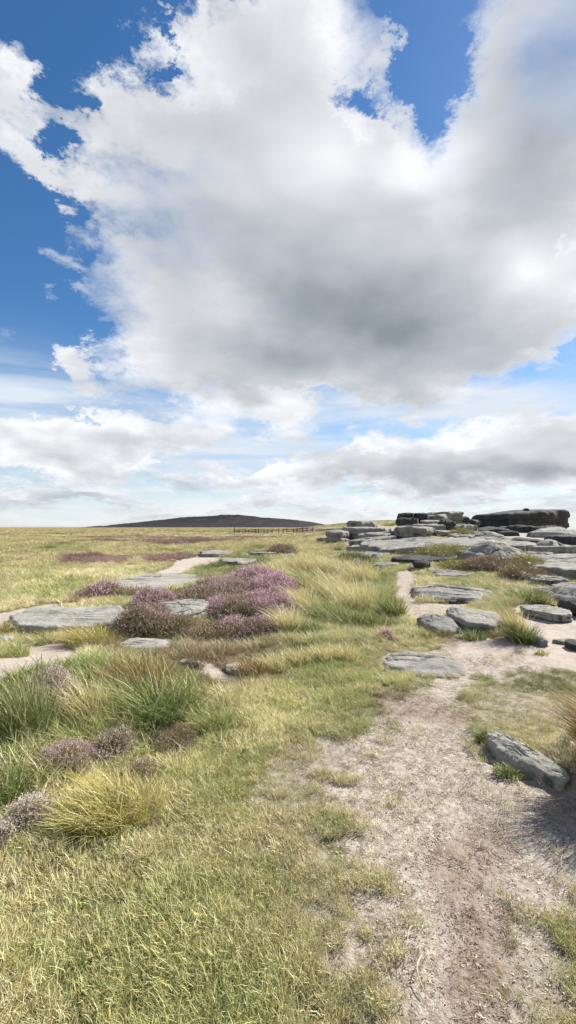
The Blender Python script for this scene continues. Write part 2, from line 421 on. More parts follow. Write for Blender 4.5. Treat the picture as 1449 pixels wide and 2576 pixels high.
c = N.mix(N.math('MULTIPLY', edge(m_heath, N.mix(.6, n_l, n_far), 2.6), .8), c, heath)
c = N.mix(N.math('MULTIPLY', edge(m_thin, n_m, 1.4), .55), c, soil)
c = N.mix(edge(m_bare, N.mix(.5, n_m, n_f), 1.3), c, soil)
c = N.mix(N.math('MULTIPLY', edge(m_brown, n_c, 2.2), .5), c, brown)
c = N.mix(edge(m_sand, n_m, .7), c, sandc)
N.put(B.inputs['Base Color'], c)
bump = N.new('ShaderNodeBump'); bump.inputs['Strength'].default_value = .8; bump.inputs['Distance'].default_value = .012
N.put(bump.inputs['Height'], N.math('ADD', n_f, N.math('MULTIPLY', n_xf, .6)))
bump2 = N.new('ShaderNodeBump'); bump2.inputs['Distance'].default_value = .5
N.put(bump2.inputs['Strength'], N.rng(dist, 15, 60, 0, .9)); N.put(bump2.inputs['Height'], n_far)
N.t.links.new(bump.outputs[0], bump2.inputs['Normal'])
N.t.links.new(bump2.outputs[0], B.inputs['Normal'])

# one sheet of terrain, cut along the worn ground into moor, path and sand
def ridx(i, j): return i*NA + (j % NA)
I, J = np.meshgrid(np.arange(NR-1), np.arange(NA), indexing='ij')
quads = np.stack([ridx(I, J), ridx(I, J+1), ridx(I+1, J+1), ridx(I+1, J)], -1).reshape(-1, 4)[:, ::-1]
gv = np.stack([gx.ravel(), gy.ravel(), gz.ravel()], 1)
ca = np.stack([gm['bare'].ravel(), gm['sand'].ravel(), gm['brown'].ravel()], 1)
cb_ = np.stack([gm['heath'].ravel(), gm['green'].ravel(), gm['thin'].ravel()], 1)
worn = np.maximum(gm['bare'], 0).ravel()[quads].mean(1) > .5
sandy = (gm['sand'].ravel()[quads].mean(1) > .5) & (np.hypot(gx, gy).ravel()[quads].mean(1) < 60)
worn &= ~sandy
for nm, sel in (('ground', ~worn & ~sandy), ('footpath', worn), ('sand', sandy)):
    q = quads[sel]; used, inv = np.unique(q, return_inverse=True)
    me = make_mesh(nm, gv[used], inv.reshape(-1, 4), (gmat,), True)
    add_color(me, 'cover_a', ca[used]); add_color(me, 'cover_b', cb_[used])
    link(nm, me, kind='structure')

# ---------------------------------------------------------------- plant material (one, tinted by attribute)
def leaf_mat(name, source, sss=.35, rough=.55, lift=1.0):
    m, N, B, O = new_mat(name)
    if source == 'instancer':
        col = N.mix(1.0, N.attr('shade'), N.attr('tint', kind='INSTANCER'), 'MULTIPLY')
    else: col = N.attr('tint')
    B.inputs['Roughness'].default_value = rough; B.inputs['Specular IOR Level'].default_value = .25
    N.put(B.inputs['Base Color'], col)
    tr = N.new('ShaderNodeBsdfTranslucent'); N.put(tr.inputs['Color'], col)
    mx = N.new('ShaderNodeMixShader'); mx.inputs[0].default_value = sss
    N.t.links.new(B.outputs[0], mx.inputs[1]); N.t.links.new(tr.outputs[0], mx.inputs[2])
    N.t.links.new(mx.outputs[0], O.inputs['Surface'])
    return m
inst_mat = leaf_mat('grass_blades', 'instancer', .22)
own_mat = leaf_mat('leafy', 'own', .20)
flower_mat = leaf_mat('heather_flowers', 'own', .3, .8)

def blades(n, R, hmin, hmax, wid, lean, droop, rng, segs=2, center_pow=.5, dirs=None, wind=(0, 0)):
    """arching tapered blades standing on a disc of radius R; returns verts, tri/quads (as quads), height fraction, blade id"""
    a = rng.uniform(0, 2*np.pi, n); r = R*rng.uniform(0, 1, n)**center_pow
    bx, by = r*np.cos(a), r*np.sin(a)
    h = rng.uniform(hmin, hmax, n)*(1-.35*(r/R)**2)
    out = a + rng.normal(0, 1.25, n)
    ln = lean*(r/R*.8+.2)*rng.uniform(.4, 1.4, n)
    wa = rng.uniform(0, np.pi, n)
    w = wid*rng.uniform(.6, 1.3, n)
    dr = droop*rng.uniform(.3, 1.5, n)
    V = []; F = []; T = []; ID = []
    ks = segs+1
    for k in range(ks):
        t = k/segs
        hor = ln*h*t + dr*h*t*t
        zz = h*t*(1-.32*dr*t)
        cx = bx + hor*np.cos(out) + wind[0]*h*t*t; cy = by + hor*np.sin(out) + wind[1]*h*t*t
        ww = w*(1-t)**.6*.5 if k < segs else w*.04
        V.append(np.stack([cx-ww*np.cos(wa), cy-ww*np.sin(wa), zz], 1)); V.append(np.stack([cx+ww*np.cos(wa), cy+ww*np.sin(wa), zz], 1))
        T += [np.full(n, t)]*2
    V = np.stack(V, 1); T = np.stack(T, 1)
    base = np.arange(n)[:, None]*(2*ks)
    for k in range(segs):
        F.append(base + np.array([[2*k, 2*k+1, 2*k+3, 2*k+2]]))
    F = np.stack(F, 1).reshape(-1, 4)
    ID = np.repeat(np.arange(n), 2*ks)
    return V.reshape(-1, 3), F, T.reshape(-1), ID

def proto(n, name, count, **kw):
    col = bpy.data.collections.new(name)
    for i in range(count):
        rg = np.random.default_rng(100+i)
        V, F, T, ID = blades(n, rng=rg, **kw)
        me = make_mesh(name, V, F, (inst_mat,))
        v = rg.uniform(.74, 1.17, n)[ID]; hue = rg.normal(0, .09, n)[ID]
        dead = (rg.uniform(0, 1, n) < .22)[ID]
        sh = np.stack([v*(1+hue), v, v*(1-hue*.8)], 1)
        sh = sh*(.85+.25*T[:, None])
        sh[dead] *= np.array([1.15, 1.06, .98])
        add_color(me, 'shade', sh)
        o = bpy.data.objects.new(name, me); col.objects.link(o)
    return col

def scatter(name, pts, scl, tint, idx, col, label, cat, tilt=.15):
    n = len(pts)
    me = bpy.data.meshes.new(name); me.vertices.add(n); me.vertices.foreach_set('co', np.asarray(pts, np.float32).ravel())
    a = me.attributes.new('rot', 'FLOAT_VECTOR', 'POINT')
    rot = np.stack([RNG.normal(0, tilt, n), RNG.normal(0, tilt, n), RNG.uniform(0, 6.283, n)], 1).astype(np.float32)
    a.data.foreach_set('vector', rot.ravel())
    a = me.attributes.new('scl', 'FLOAT_VECTOR', 'POINT')
    scl = np.asarray(scl, np.float32)
    if scl.ndim == 1: scl = np.stack([scl]*3, 1)
    a.data.foreach_set('vector', scl.ravel())
    a = me.attributes.new('idx', 'INT', 'POINT'); a.data.foreach_set('value', np.asarray(idx, np.int32))
    add_color(me, 'tint', tint)
    me.update()
    o = link(name, me, kind='stuff', label=label, category=cat)
    g = bpy.data.node_groups.new(name, 'GeometryNodeTree')
    g.interface.new_socket('Geometry', in_out='INPUT', socket_type='NodeSocketGeometry')
    g.interface.new_socket('Geometry', in_out='OUTPUT', socket_type='NodeSocketGeometry')
    gi, go = g.nodes.new('NodeGroupInput'), g.nodes.new('NodeGroupOutput')
    ci = g.nodes.new('GeometryNodeCollectionInfo'); ci.inputs['Collection'].default_value = col
    ci.inputs['Separate Children'].default_value = True; ci.inputs['Reset Children'].default_value = True
    ip = g.nodes.new('GeometryNodeInstanceOnPoints'); ip.inputs['Pick Instance'].default_value = True
    def at(nm, t):
        x = g.nodes.new('GeometryNodeInputNamedAttribute'); x.data_type = t; x.inputs[0].default_value = nm
        return x.outputs[0]
    e2r = g.nodes.new('FunctionNodeEulerToRotation')
    g.links.new(at('rot', 'FLOAT_VECTOR'), e2r.inputs[0])
    g.links.new(gi.outputs[0], ip.inputs['Points']); g.links.new(ci.outputs[0], ip.inputs['Instance'])
    g.links.new(at('idx', 'INT'), ip.inputs['Instance Index'])
    g.links.new(e2r.outputs[0], ip.inputs['Rotation']); g.links.new(at('scl', 'FLOAT_VECTOR'), ip.inputs['Scale'])
    g.links.new(ip.outputs[0], go.inputs[0])
    md = o.modifiers.new('scatter', 'NODES'); md.node_group = g
    return o

def sample(n, d0, d1, power=1.0, half=rad(44)):
    """points on the ground around the viewer, density falling with distance as d**-power"""
    u = RNG.uniform(0, 1, n); e = 2-power
    d = (d0**e + u*(d1**e-d0**e))**(1/e) if abs(e) > 1e-6 else d0*(d1/d0)**u
    a = RNG.uniform(-half, half, n)
    return d*np.sin(a), d*np.cos(a), d
# ---------------------------------------------------------------- ground cover
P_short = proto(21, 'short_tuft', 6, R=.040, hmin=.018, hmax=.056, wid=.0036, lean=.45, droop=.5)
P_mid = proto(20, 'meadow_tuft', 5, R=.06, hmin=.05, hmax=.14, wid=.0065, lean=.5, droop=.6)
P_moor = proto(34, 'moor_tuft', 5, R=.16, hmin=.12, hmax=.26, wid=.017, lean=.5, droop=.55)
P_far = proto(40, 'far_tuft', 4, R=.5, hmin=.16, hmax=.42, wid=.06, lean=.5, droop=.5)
STRAW = np.array([.72, .63, .37]); GREEN = np.array([.31, .37, .11]); OLIVE = np.array([.51, .49, .215])
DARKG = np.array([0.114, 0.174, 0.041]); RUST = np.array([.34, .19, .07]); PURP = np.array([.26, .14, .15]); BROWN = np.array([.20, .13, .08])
PALE = np.array([.74, .61, .36])
def lerp(a, b, t): return a*(1-t[:, None]) + b*t[:, None]
def clear_of_rocks(x, y):
    ok = np.ones(len(x), bool)
    for poly in ROCK_FOOT: ok &= poly_mask(x, y, poly, .01) < .5
    return ok
def tints(x, y, m, d):
    s = np.clip(d/6, 1, 8)
    n1 = fbm(x*.9/s**.5, y*.9/s**.5, oct=4); n2 = fbm(x*3.1+11, y*3.1, oct=3); n3 = fbm(x*.35+31, y*.35/s**.3, oct=4)
    t = lerp(np.tile(OLIVE, (len(x), 1)), STRAW, sstep(-.55, .30, n1+RNG.normal(0, .25, len(x))))
    t = lerp(t, GREEN, sstep(.15, .6, n2+RNG.normal(0, .15, len(x)))*.5)
    t = lerp(t, RUST, sstep(.35, .7, n3+RNG.normal(0, .15, len(x)))*.35)
    t = lerp(t, GREEN*.9, np.clip(m['green'], 0, 1)*(.35+.35*sstep(7.5, 5, d)))
    t = lerp(t, GREEN*1.15, m['lush']*.4)
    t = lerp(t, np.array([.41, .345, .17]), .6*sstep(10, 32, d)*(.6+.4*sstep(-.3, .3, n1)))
    t = lerp(t, BROWN, m['brown']*.75)
    t = lerp(t, PURP, sstep(.35, .65, m['heath']*(.65+1.3*fbm(x*1.1/s, y*1.1/s+50, oct=4))+.1*n2)*.8)
    t = lerp(t, STRAW*.8, np.clip(m['thin'], 0, 1)*.4)
    patch = fbm(x*.6/s**.6+3, y*.6/s**.9+9, oct=5, gain=.62)
    sp = lerp(np.tile(np.array([1., 1., 1.]), (len(x), 1)), np.array([.50, .58, .45]), sstep(.1, .6, patch)*sstep(2, 6, d))
    sp = lerp(sp, np.array([1.25, 1.22, 1.3]), sstep(-.1, -.6, patch))
    return np.clip(t*sp*RNG.uniform(.72, 1.22, len(x))[:, None], 0, .85)
def place(x, y, sink=.0):
    z = height(x, y); return np.stack([x, y, z-sink], 1)
def grass():
    # close-cropped turf by the path
    x, y, d = sample(125000, 1.0, 9.5, 1.0, rad(42))
    m = cover(x, y); n = fbm(x*5, y*5, oct=3); n2 = fbm(x*1.6+4, y*1.6, oct=3)
    n5 = fbm(x*11, y*11, oct=3)
    p = 1 - (.90+.1*sstep(.1, -.2, n5))*sstep(.25, .65, m['bare']+.5*n+.12*n2) - sstep(.3, .6, m['sand']+.1*n) - .5*m['thin'] - .6*m['brown']
    p = p*(.40+.75*sstep(-.45, .15, n2+.3*n5))
    k = (RNG.uniform(0, 1, len(x)) < p) & clear_of_rocks(x, y)
    x, y, d = x[k], y[k], d[k]; m = cover(x, y)
    s = RNG.uniform(.75, 1.35, len(x))*(1-.45*m['bare'])*(1-.3*m['thin'])*(1+.35*sstep(0, -2, x))*(1+.35*m['lush'])*(1+.3*sstep(5, 9, d))*(.75+.5*sstep(-.4, .5, n2[k]))
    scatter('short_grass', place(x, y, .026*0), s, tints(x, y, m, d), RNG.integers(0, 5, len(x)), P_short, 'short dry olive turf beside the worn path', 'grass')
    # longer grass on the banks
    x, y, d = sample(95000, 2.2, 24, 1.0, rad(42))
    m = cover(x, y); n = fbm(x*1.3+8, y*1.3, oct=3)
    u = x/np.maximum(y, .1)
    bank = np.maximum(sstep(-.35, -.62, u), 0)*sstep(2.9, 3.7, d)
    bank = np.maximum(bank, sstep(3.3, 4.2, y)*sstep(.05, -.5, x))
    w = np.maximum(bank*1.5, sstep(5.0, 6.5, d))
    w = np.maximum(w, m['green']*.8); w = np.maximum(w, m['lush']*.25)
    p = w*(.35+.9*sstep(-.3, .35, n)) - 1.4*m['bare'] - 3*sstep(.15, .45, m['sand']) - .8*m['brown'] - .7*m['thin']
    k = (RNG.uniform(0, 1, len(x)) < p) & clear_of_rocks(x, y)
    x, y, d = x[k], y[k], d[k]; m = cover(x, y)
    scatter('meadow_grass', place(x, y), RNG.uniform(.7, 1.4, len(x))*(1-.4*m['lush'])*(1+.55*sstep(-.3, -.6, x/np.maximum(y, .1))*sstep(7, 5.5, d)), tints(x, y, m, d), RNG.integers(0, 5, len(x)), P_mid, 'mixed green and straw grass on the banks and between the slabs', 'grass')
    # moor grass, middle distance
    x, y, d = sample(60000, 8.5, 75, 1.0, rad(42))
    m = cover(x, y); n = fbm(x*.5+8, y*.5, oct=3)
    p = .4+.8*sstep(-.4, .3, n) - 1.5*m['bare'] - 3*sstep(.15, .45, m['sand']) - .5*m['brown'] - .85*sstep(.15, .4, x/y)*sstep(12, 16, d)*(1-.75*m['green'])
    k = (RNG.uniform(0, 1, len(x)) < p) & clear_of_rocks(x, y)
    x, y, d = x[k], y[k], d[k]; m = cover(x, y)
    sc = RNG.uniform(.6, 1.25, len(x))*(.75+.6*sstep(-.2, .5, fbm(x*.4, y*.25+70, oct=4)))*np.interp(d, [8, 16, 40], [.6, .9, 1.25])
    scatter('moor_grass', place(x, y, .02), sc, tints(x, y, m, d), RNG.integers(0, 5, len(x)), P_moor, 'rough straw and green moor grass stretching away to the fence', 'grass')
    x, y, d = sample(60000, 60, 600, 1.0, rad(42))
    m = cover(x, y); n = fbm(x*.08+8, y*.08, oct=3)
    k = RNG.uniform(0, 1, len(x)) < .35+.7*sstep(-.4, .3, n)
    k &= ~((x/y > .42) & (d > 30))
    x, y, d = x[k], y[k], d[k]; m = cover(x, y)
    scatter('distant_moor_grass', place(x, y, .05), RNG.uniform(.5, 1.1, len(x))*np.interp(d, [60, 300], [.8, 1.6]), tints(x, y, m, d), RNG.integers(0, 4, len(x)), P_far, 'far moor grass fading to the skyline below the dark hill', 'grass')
    # dead blades and heather litter lying on the worn ground
    lit = bpy.data.collections.new('litter_piece')
    for i in range(4):
        rg = np.random.default_rng(50+i); V, F, T, ID = blades(9, .03, .005, .014, .0042, 2.0, .6, rg)
        V[:, 2] = V[:, 2]*.35+.002
        me = make_mesh('litter_piece', V, F, (inst_mat,)); v = rg.uniform(.5, 1.5, 9)[ID]
        add_color(me, 'shade', np.stack([v, v, v], 1)); o = bpy.data.objects.new('litter_piece', me); lit.objects.link(o)
    x, y, d = sample(95000, 1.0, 8.5, 1.0, rad(42))
    m = cover(x, y); n = fbm(x*6+3, y*6, oct=3)
    p = .9*np.maximum(np.maximum(m['bare'], m['thin']*.6), m['brown'])*(1-.95*m['sand'])*(.2+.8*sstep(-.1, .3, n))
    k = RNG.uniform(0, 1, len(x)) < p
    x, y, d = x[k], y[k], d[k]; m = cover(x, y)
    q = RNG.uniform(0, 1, len(x))
    t = np.where((q < .45+.35*m['brown'])[:, None], np.array([.22, .135, .095]), np.array([.50, .43, .33]))*RNG.uniform(.7, 1.25, len(x))[:, None]
    pz = place(x, y); pz[:, 2] -= .025*m['bare']*(1-.5*m['sand'])
    scatter('litter', pz, RNG.uniform(.6, 1.3, len(x)), t, RNG.integers(0, 4, len(x)), lit, 'dead brown and straw litter strewn over the worn path', 'litter', .05)
    # grit
    gr = bpy.data.collections.new('grit_piece')
    for i in range(4):
        rg = np.random.default_rng(80+i)
        bm = __import__('bmesh').new(); __import__('bmesh').ops.create_icosphere(bm, subdivisions=1, radius=.006)
        for v in bm.verts: v.co = v.co*rg.uniform(.7, 1.2); v.co.z *= .6
        me = bpy.data.meshes.new('grit_piece'); bm.to_mesh(me); bm.free(); me.materials.append(inst_mat)
        add_color(me, 'shade', np.ones((len(me.vertices), 3))); o = bpy.data.objects.new('grit_piece', me); gr.objects.link(o)
    x, y, d = sample(26000, 1.0, 9, 1.0, rad(42)); m = cover(x, y)
    k = RNG.uniform(0, 1, len(x)) < np.maximum(m['bare'], m['sand'])*.8
    x, y, d = x[k], y[k], d[k]; m = cover(x, y)
    t = np.array([[.42, .37, .32]])*RNG.uniform(.5, 1.5, len(x))[:, None]
    pz = place(x, y); pz[:, 2] -= .025*m['bare']*(1-.5*m['sand'])
    scatter('gravel', pz, RNG.uniform(.25, 1.1, len(x))**1.5, t, RNG.integers(0, 4, len(x)), gr, 'fine pale grit scattered over the path and sand', 'gravel', .3)
# ---------------------------------------------------------------- gritstone
def rock_material(name, a, b, lich, crackdark=.5):
    m, N, B, O = new_mat(name)
    tc = N.new('ShaderNodeNewGeometry').outputs['Position']
    n1 = N.noise(tc, 1.7, 5, .6); n2 = N.noise(tc, 14, 6, .65); n3 = N.noise(tc, 90, 4, .7)
    ban = N.noise(N.mapping(tc, scale=(.6, .6, 9), rot=(.06, .04, 0)), 3.0, 4, .6)
    c = N.mix(N.rng(n1, .3, .7), a, b)
    c = N.mix(N.math('MULTIPLY', N.rng(n2, .48, .66), .45), c, tuple(t*.52 for t in a))
    c = N.mix(N.math('MULTIPLY', N.rng(ban, .50, .62), .35), c, tuple(t*.6 for t in a))
    c = N.mix(N.math('MULTIPLY', N.rng(N.noise(tc, 5, 6, .7), .56, .66), .5), c, lich)
    c = N.mix(N.math('MULTIPLY', N.rng(n3, .55, .7), .4), c, (.34, .33, .30))
    c = N.mix(N.math('MULTIPLY', N.rng(n3, .46, .34), .5), c, tuple(t*.45 for t in a))
    stain = N.noise(N.mapping(tc, scale=(1, 1, .35)), 2.6, 6, .68)
    c = N.mix(N.math('MULTIPLY', N.rng(stain, .52, .64), .55), c, tuple(t*.5 for t in a))
    cks = N.new('ShaderNodeSeparateColor'); N.put(cks.inputs[0], N.attr('crack'))
    c = N.mix(N.math('MULTIPLY', N.rng(cks.outputs[0], .25, .9), .8), c, (.05, .045, .035))
    N.put(B.inputs['Base Color'], c); B.inputs['Roughness'].default_value = .85
    bp = N.new('ShaderNodeBump'); bp.inputs['Strength'].default_value = .85; bp.inputs['Distance'].default_value = .03
    N.put(bp.inputs['Height'], N.math('ADD', N.math('ADD', n2, N.math('MULTIPLY', n3, .35)), N.math('MULTIPLY', ban, .7)))
    N.t.links.new(bp.outputs[0], B.inputs['Normal'])
    return m
R_grey = rock_material('gritstone_grey', (.215, .20, .175), (.345, .322, .28), (.285, .285, .205))
R_pale = rock_material('gritstone_pale', (.275, .258, .222), (.39, .368, .32), (.33, .335, .25))
R_dark_shaded = rock_material('gritstone_dark_shaded', (.045, .045, .042), (.095, .092, .084), (.085, .095, .06))  # albedo lowered so backlit rocks carry their shade in the colour
KP = 576/1449.0
HOR = 1325.0

def rock_mesh(name, Wd, Dp, H, sink, mat, rng, rot=0, n=72, dome=.12, edge=.14, layers=3, under=.0, rough=1.0, cracks=.5, sq=2.8, tiltx=0, tilty=0, crackdir=0.0, angular=1.0):
    """weathered slab: star-shaped outline, domed or flat top, rounded lip, bedded sides"""
    seed = rng.uniform(0, 900)
    th = np.linspace(0, 2*np.pi, n, endpoint=False)
    a, b = Wd/2, Dp/2
    R = (np.abs(np.cos(th)/a)**sq + np.abs(np.sin(th)/b)**sq)**(-1/sq)
    if angular:
        nf = int(rng.integers(6, 9)); ph = np.sort(np.linspace(0, 2*np.pi, nf, endpoint=False)+rng.uniform(-.32, .32, nf)); dd = rng.uniform(.84, 1.04, nf)
        lx, ly = np.cos(th)*R/a, np.sin(th)*R/b; tt = np.arctan2(ly, lx); rr0 = np.hypot(lx, ly)
        cut = np.min(np.where(np.cos(tt[:, None]-ph[None]) > .05, dd[None]/np.maximum(np.cos(tt[:, None]-ph[None]), .05), 9), 1)
        R = R*np.minimum(1, cut/rr0*1.0)*(1-angular*0)+0*R
    R = R*(1 + rough*(.12*pnoise(np.cos(th)*1.4+seed, np.sin(th)*1.4) + .09*pnoise(np.cos(th)*4+seed, np.sin(th)*4+9) + .045*pnoise(np.cos(th)*11+seed, np.sin(th)*11)))
    H2 = H + sink
    er = min(edge*H2, .15*min(Wd, Dp), H2*.8)
    rmin = min(a, b)
    nt = max(10, n//5); ne = 6; ns = max(8, min(26, int(n/5)))
    prof = []      # (radial inset in metres, radial fraction, z, side flag)
    rr = []
    for i in range(nt): rr.append(('t', i/nt))
    for i in range(ne): rr.append(('e', i/ne))
    for i in range(ns+1): rr.append(('s', i/ns))
    V = []
    ct, st = np.cos(th), np.sin(th)
    for kind, t in rr:
        if kind == 't':
            f = t**.85; rad_ = (R-er)*f; z = np.full(n, H) - dome*H*(f*f)
        elif kind == 'e':
            an = t*np.pi/2; rad_ = (R-er) + er*np.sin(an); z = H - dome*H - er*(1-np.cos(an)) + 0*th
        else:
            z0 = H - dome*H - er
            zz = z0 - t*(z0+sink); z = np.full(n, zz)
            q = (zz+sink)/max(H2, 1e-3)
            lay = pnoise(np.full(n, q*layers*1.7+seed)+.25*ct, .35*st+seed, 2.0+0*th)
            stepd = np.sign(lay)*np.abs(lay)**.5
            rad_ = R - under*H*t - .10*min(H2, 1.2)*stepd*min(1, t*4)*rough*(.6+.4*layers/2)
        x, y = rad_*ct, rad_*st
        z = z + (tiltx*x + tilty*y)*np.clip((z+sink)/H2, 0, 1)
        V.append(np.stack([x, y, z], 1))
    V = np.array(V); NRr = len(V)
    P = V.reshape(-1, 3).copy()
    side = np.clip(1-(P[:, 2]+sink)/H2, 0, 1)
    sc = 1/max(.25, min(Wd, Dp, 3))
    size = min(Wd, Dp); amp = rough*min(.04*size, .10*H2+.004, .07)
    f0 = 1.9/max(size, .2); d1 = fbm(P[:, 0]*f0+seed, P[:, 1]*f0, P[:, 2]*f0*1.6, oct=4, gain=.42)
    d2 = fbm(P[:, 0]*9+seed, P[:, 1]*9, P[:, 2]*16, oct=3)
    P[:, 2] += amp*d1 + .0035*d2
    rn = np.hypot(P[:, 0], P[:, 1])+1e-6
    P[:, 0] += P[:, 0]/rn*(amp*.9*d1+.004*d2)*np.clip(rn/rmin, 0, 1); P[:, 1] += P[:, 1]/rn*(amp*.9*d1+.004*d2)*np.clip(rn/rmin, 0, 1)
    if cracks:
        cc, cs = math.cos(crackdir), math.sin(crackdir)
        al, ac = P[:, 0]*cc+P[:, 1]*cs, -P[:, 0]*cs+P[:, 1]*cc
        g = fbm(al*.8*sc+seed, ac*4.2*sc, 1.0, oct=3); g2 = fbm(al*3.0*sc+seed, ac*.9*sc+9, 4.0, oct=3)
        crk_ = None
        cr = np.maximum(np.exp(-(g/.10)**2)*sstep(-.15, .25, pnoise(al*1.1*sc+seed, ac*1.1*sc+5)), np.exp(-(g2/.07)**2)*sstep(.0, .4, pnoise(al*1.3*sc+seed+7, ac*1.3*sc+5)))
        P[:, 2] -= cracks*min(.14*min(H2, .45), .06*size)*cr
        st2 = np.floor((g*1.2+.5)*3)/3       # slight ledges
        P[:, 2] += cracks*min(.14*min(H2, .5), .05*size)*st2*np.clip((P[:, 2]+sink)/H2, 0, 1)
    crk = cr if cracks else np.zeros(len(P))
    # centre cap
    top = P[:n].mean(0)
    base = np.array([[0, 0, -sink]])
    verts = np.concatenate([P, base])
    I, J = np.meshgrid(np.arange(NRr-1), np.arange(n), indexing='ij')
    F = np.stack([I*n+J, (I+1)*n+J, (I+1)*n+(J+1) % n, I*n+(J+1) % n], -1).reshape(-1, 4)
    # bottom fan as quads with repeated last vertex avoided: use triangle pairs
    me = bpy.data.meshes.new(name)
    c, s_ = math.cos(rot), math.sin(rot)
    v2 = verts.copy(); v2[:, 0] = verts[:, 0]*c-verts[:, 1]*s_; v2[:, 1] = verts[:, 0]*s_+verts[:, 1]*c
    faces = [tuple(f) for f in F[n:].tolist()]
    # first ring collapses to the centre: replace with triangles
    v2[:n] = v2[:n].mean(0)
    faces += [(0, n+j, n+(j+1) % n) for j in range(n)]
    last = (NRr-1)*n; bi = len(verts)-1
    faces += [(last+j, bi, last+(j+1) % n) for j in range(n)]
    me.from_pydata(v2.tolist(), [], faces); me.validate(); me.update()
    add_color(me, 'crack', np.repeat(np.append(crk, 0)[:, None], 3, 1))
    me.shade_smooth(); me.materials.append(mat)
    try:
        import bmesh
        bm = bmesh.new(); bm.from_mesh(me); bmesh.ops.remove_doubles(bm, verts=bm.verts, dist=1e-5); bmesh.ops.recalc_face_normals(bm, faces=bm.faces)
        for e in bm.edges:
            if e.is_manifold and e.calc_face_angle(0) > rad(38): e.smooth = False
        bm.to_mesh(me); bm.free()
    except Exception as ex: print('bm', ex)
    foot = [(R[i]*math.cos(th[i]), R[i]*math.sin(th[i])) for i in range(0, n, max(1, n//24))]
    foot = [(x*c-y*s_, x*s_+y*c) for x, y in foot]
    return me, foot

_rk = [0]
def rock(label, X0, X1, Yt, Yb, depth=None, H=None, y=None, mat=None, name='rock', drop=.12, cat='rock', keep=False, **kw):
    _rk[0] += 1; rg = np.random.default_rng(200+_rk[0])
    if Yb < 1420 and y is None: X0, X1 = X0-(X1-X0)*.06, X1+(X1-X0)*.06
    Xc = (X0+X1)/2; mat = mat or R_grey
    if y is None:
        hx, hy = hit(Xc, Yb); zb = ground_z(hx, hy)
    else:
        hy = y; hx = (Xc-724.5)*KP/FPX*hy; zb = EYE - (Yb-HOR)*KP/FPX*hy
    Wd = (X1-X0)*KP*hy/FPX
    tb = (Yt-HOR)*KP/FPX
    if H is not None and depth is None:
        yb_ = hit(Xc, Yt, H)[1]; depth = max(.25, min(yb_-hy, 15))
    elif H is None:
        yy = hy+depth*.85 if tb > 0 else hy+depth*.3
        H = EYE - tb*yy - zb
        if H < .04: print('LOW', label, round(H, 2)); H = .05
    cx = hx*(1+depth/2/hy); cyy = hy+depth/2
    Wd *= (1+depth*.35/hy)
    big = max(Wd, depth)
    n = int(np.clip(90+big*40, 100, 300)) if hy < 16 else int(np.clip(48+big*12, 64, 150))
    sink = drop
    if y is None:
        kw['tilty'] = kw.get('tilty', 0) + (ground_z(cx, cyy+depth*.4)-ground_z(cx, cyy-depth*.4))/(depth*.8)*.9
        kw['tiltx'] = kw.get('tiltx', 0) + (ground_z(cx+Wd*.4, cyy)-ground_z(cx-Wd*.4, cyy))/(Wd*.8)*.8
        zb = ground_z(cx, cyy)
        zs = [ground_z(cx+a*Wd*.42, cyy+b*depth*.42) for a in (-1, 0, 1) for b in (-1, 0, 1)]
        sink = drop+max(0, zb-min(zs))
    me, foot = rock_mesh(name, Wd, depth, H, sink, mat, rg, n=n, **kw)
    o = link(name, me, loc=(cx, cyy, zb), label=label, category=cat)
    if not keep: ROCK_FOOT.append([(cx+a*.88, cyy+b*.88) for a, b in foot])
    if DEBUGR: print('rock %-60s y=%.1f W=%.2f D=%.2f H=%.2f' % (label[:60], hy, Wd, depth, H))
    return o
DEBUGR = False
ROCK_FOOT = []
def rock_between(label, A, Bp, wid, H, mat, name='rock', sink=.1, **kw):
    """a stone lying along the line between two sighted ground points"""
    _rk[0] += 1; rg = np.random.default_rng(200+_rk[0])
    (ax, ay), (bx, by) = hit(*A), hit(*Bp)
    L = math.hypot(bx-ax, by-ay); rot = math.atan2(by-ay, bx-ax)
    cx, cyy = (ax+bx)/2, (ay+by)/2
    me, foot = rock_mesh(name, L, wid, H, sink, mat, rg, rot=rot, n=140, **kw)
    o = link(name, me, loc=(cx, cyy, ground_z(cx, cyy)), label=label, category='rock')
    ROCK_FOOT.append([(cx+a*.88, cyy+b*.88) for a, b in foot])
    if DEBUGR: print('between', L, wid, cx, cyy)
    return o
# foreground
rock_between('long tilted grey stone lying at the right edge of the worn path', (1222, 1868), (1415, 1975), .23, .09, R_pale, sink=.14, dome=.12, edge=.25, tilty=.12, tiltx=-.06, cracks=.9, rough=1.1, sq=3.2, layers=3)
rock('small pale stone at the left edge of the photo among green grass', -50, 40, 1925, 1985, H=.10, mat=R_pale, edge=.5)
# slabs in the middle on the left
rock('flat pale slab of stone with a pointed right end above the heather', 278, 508, 1438, 1497, H=.10, mat=R_pale, dome=.05, cracks=.15, rough=.8, sq=2.2)
rock('longest pale slab on the left, above a rounded olive tussock', 15, 345, 1522, 1600, H=.13, mat=R_pale, dome=.08, cracks=.35, rough=.8, sq=2.1, layers=3)
rock('grey slab lying half buried inside the heather mound', 392, 520, 1528, 1570, H=.20, depth=1.2, mat=R_pale, dome=.1, cracks=.3, sq=2.2, tilty=.05)
rock('small upright rounded pale stone beside the purple heather', 674, 722, 1545, 1595, H=.26, depth=.22, mat=R_pale, dome=.4, edge=.8, cracks=0, sq=2.0, layers=1)
rock('small white stone on the ground below the heather mound', 566, 614, 1672, 1697, H=.05, mat=R_pale, edge=.6, cracks=.2)
rock('small grey stone beside a dark dead heather sprig', 448, 505, 1658, 1680, H=.06, mat=R_grey, edge=.6, cracks=.2)
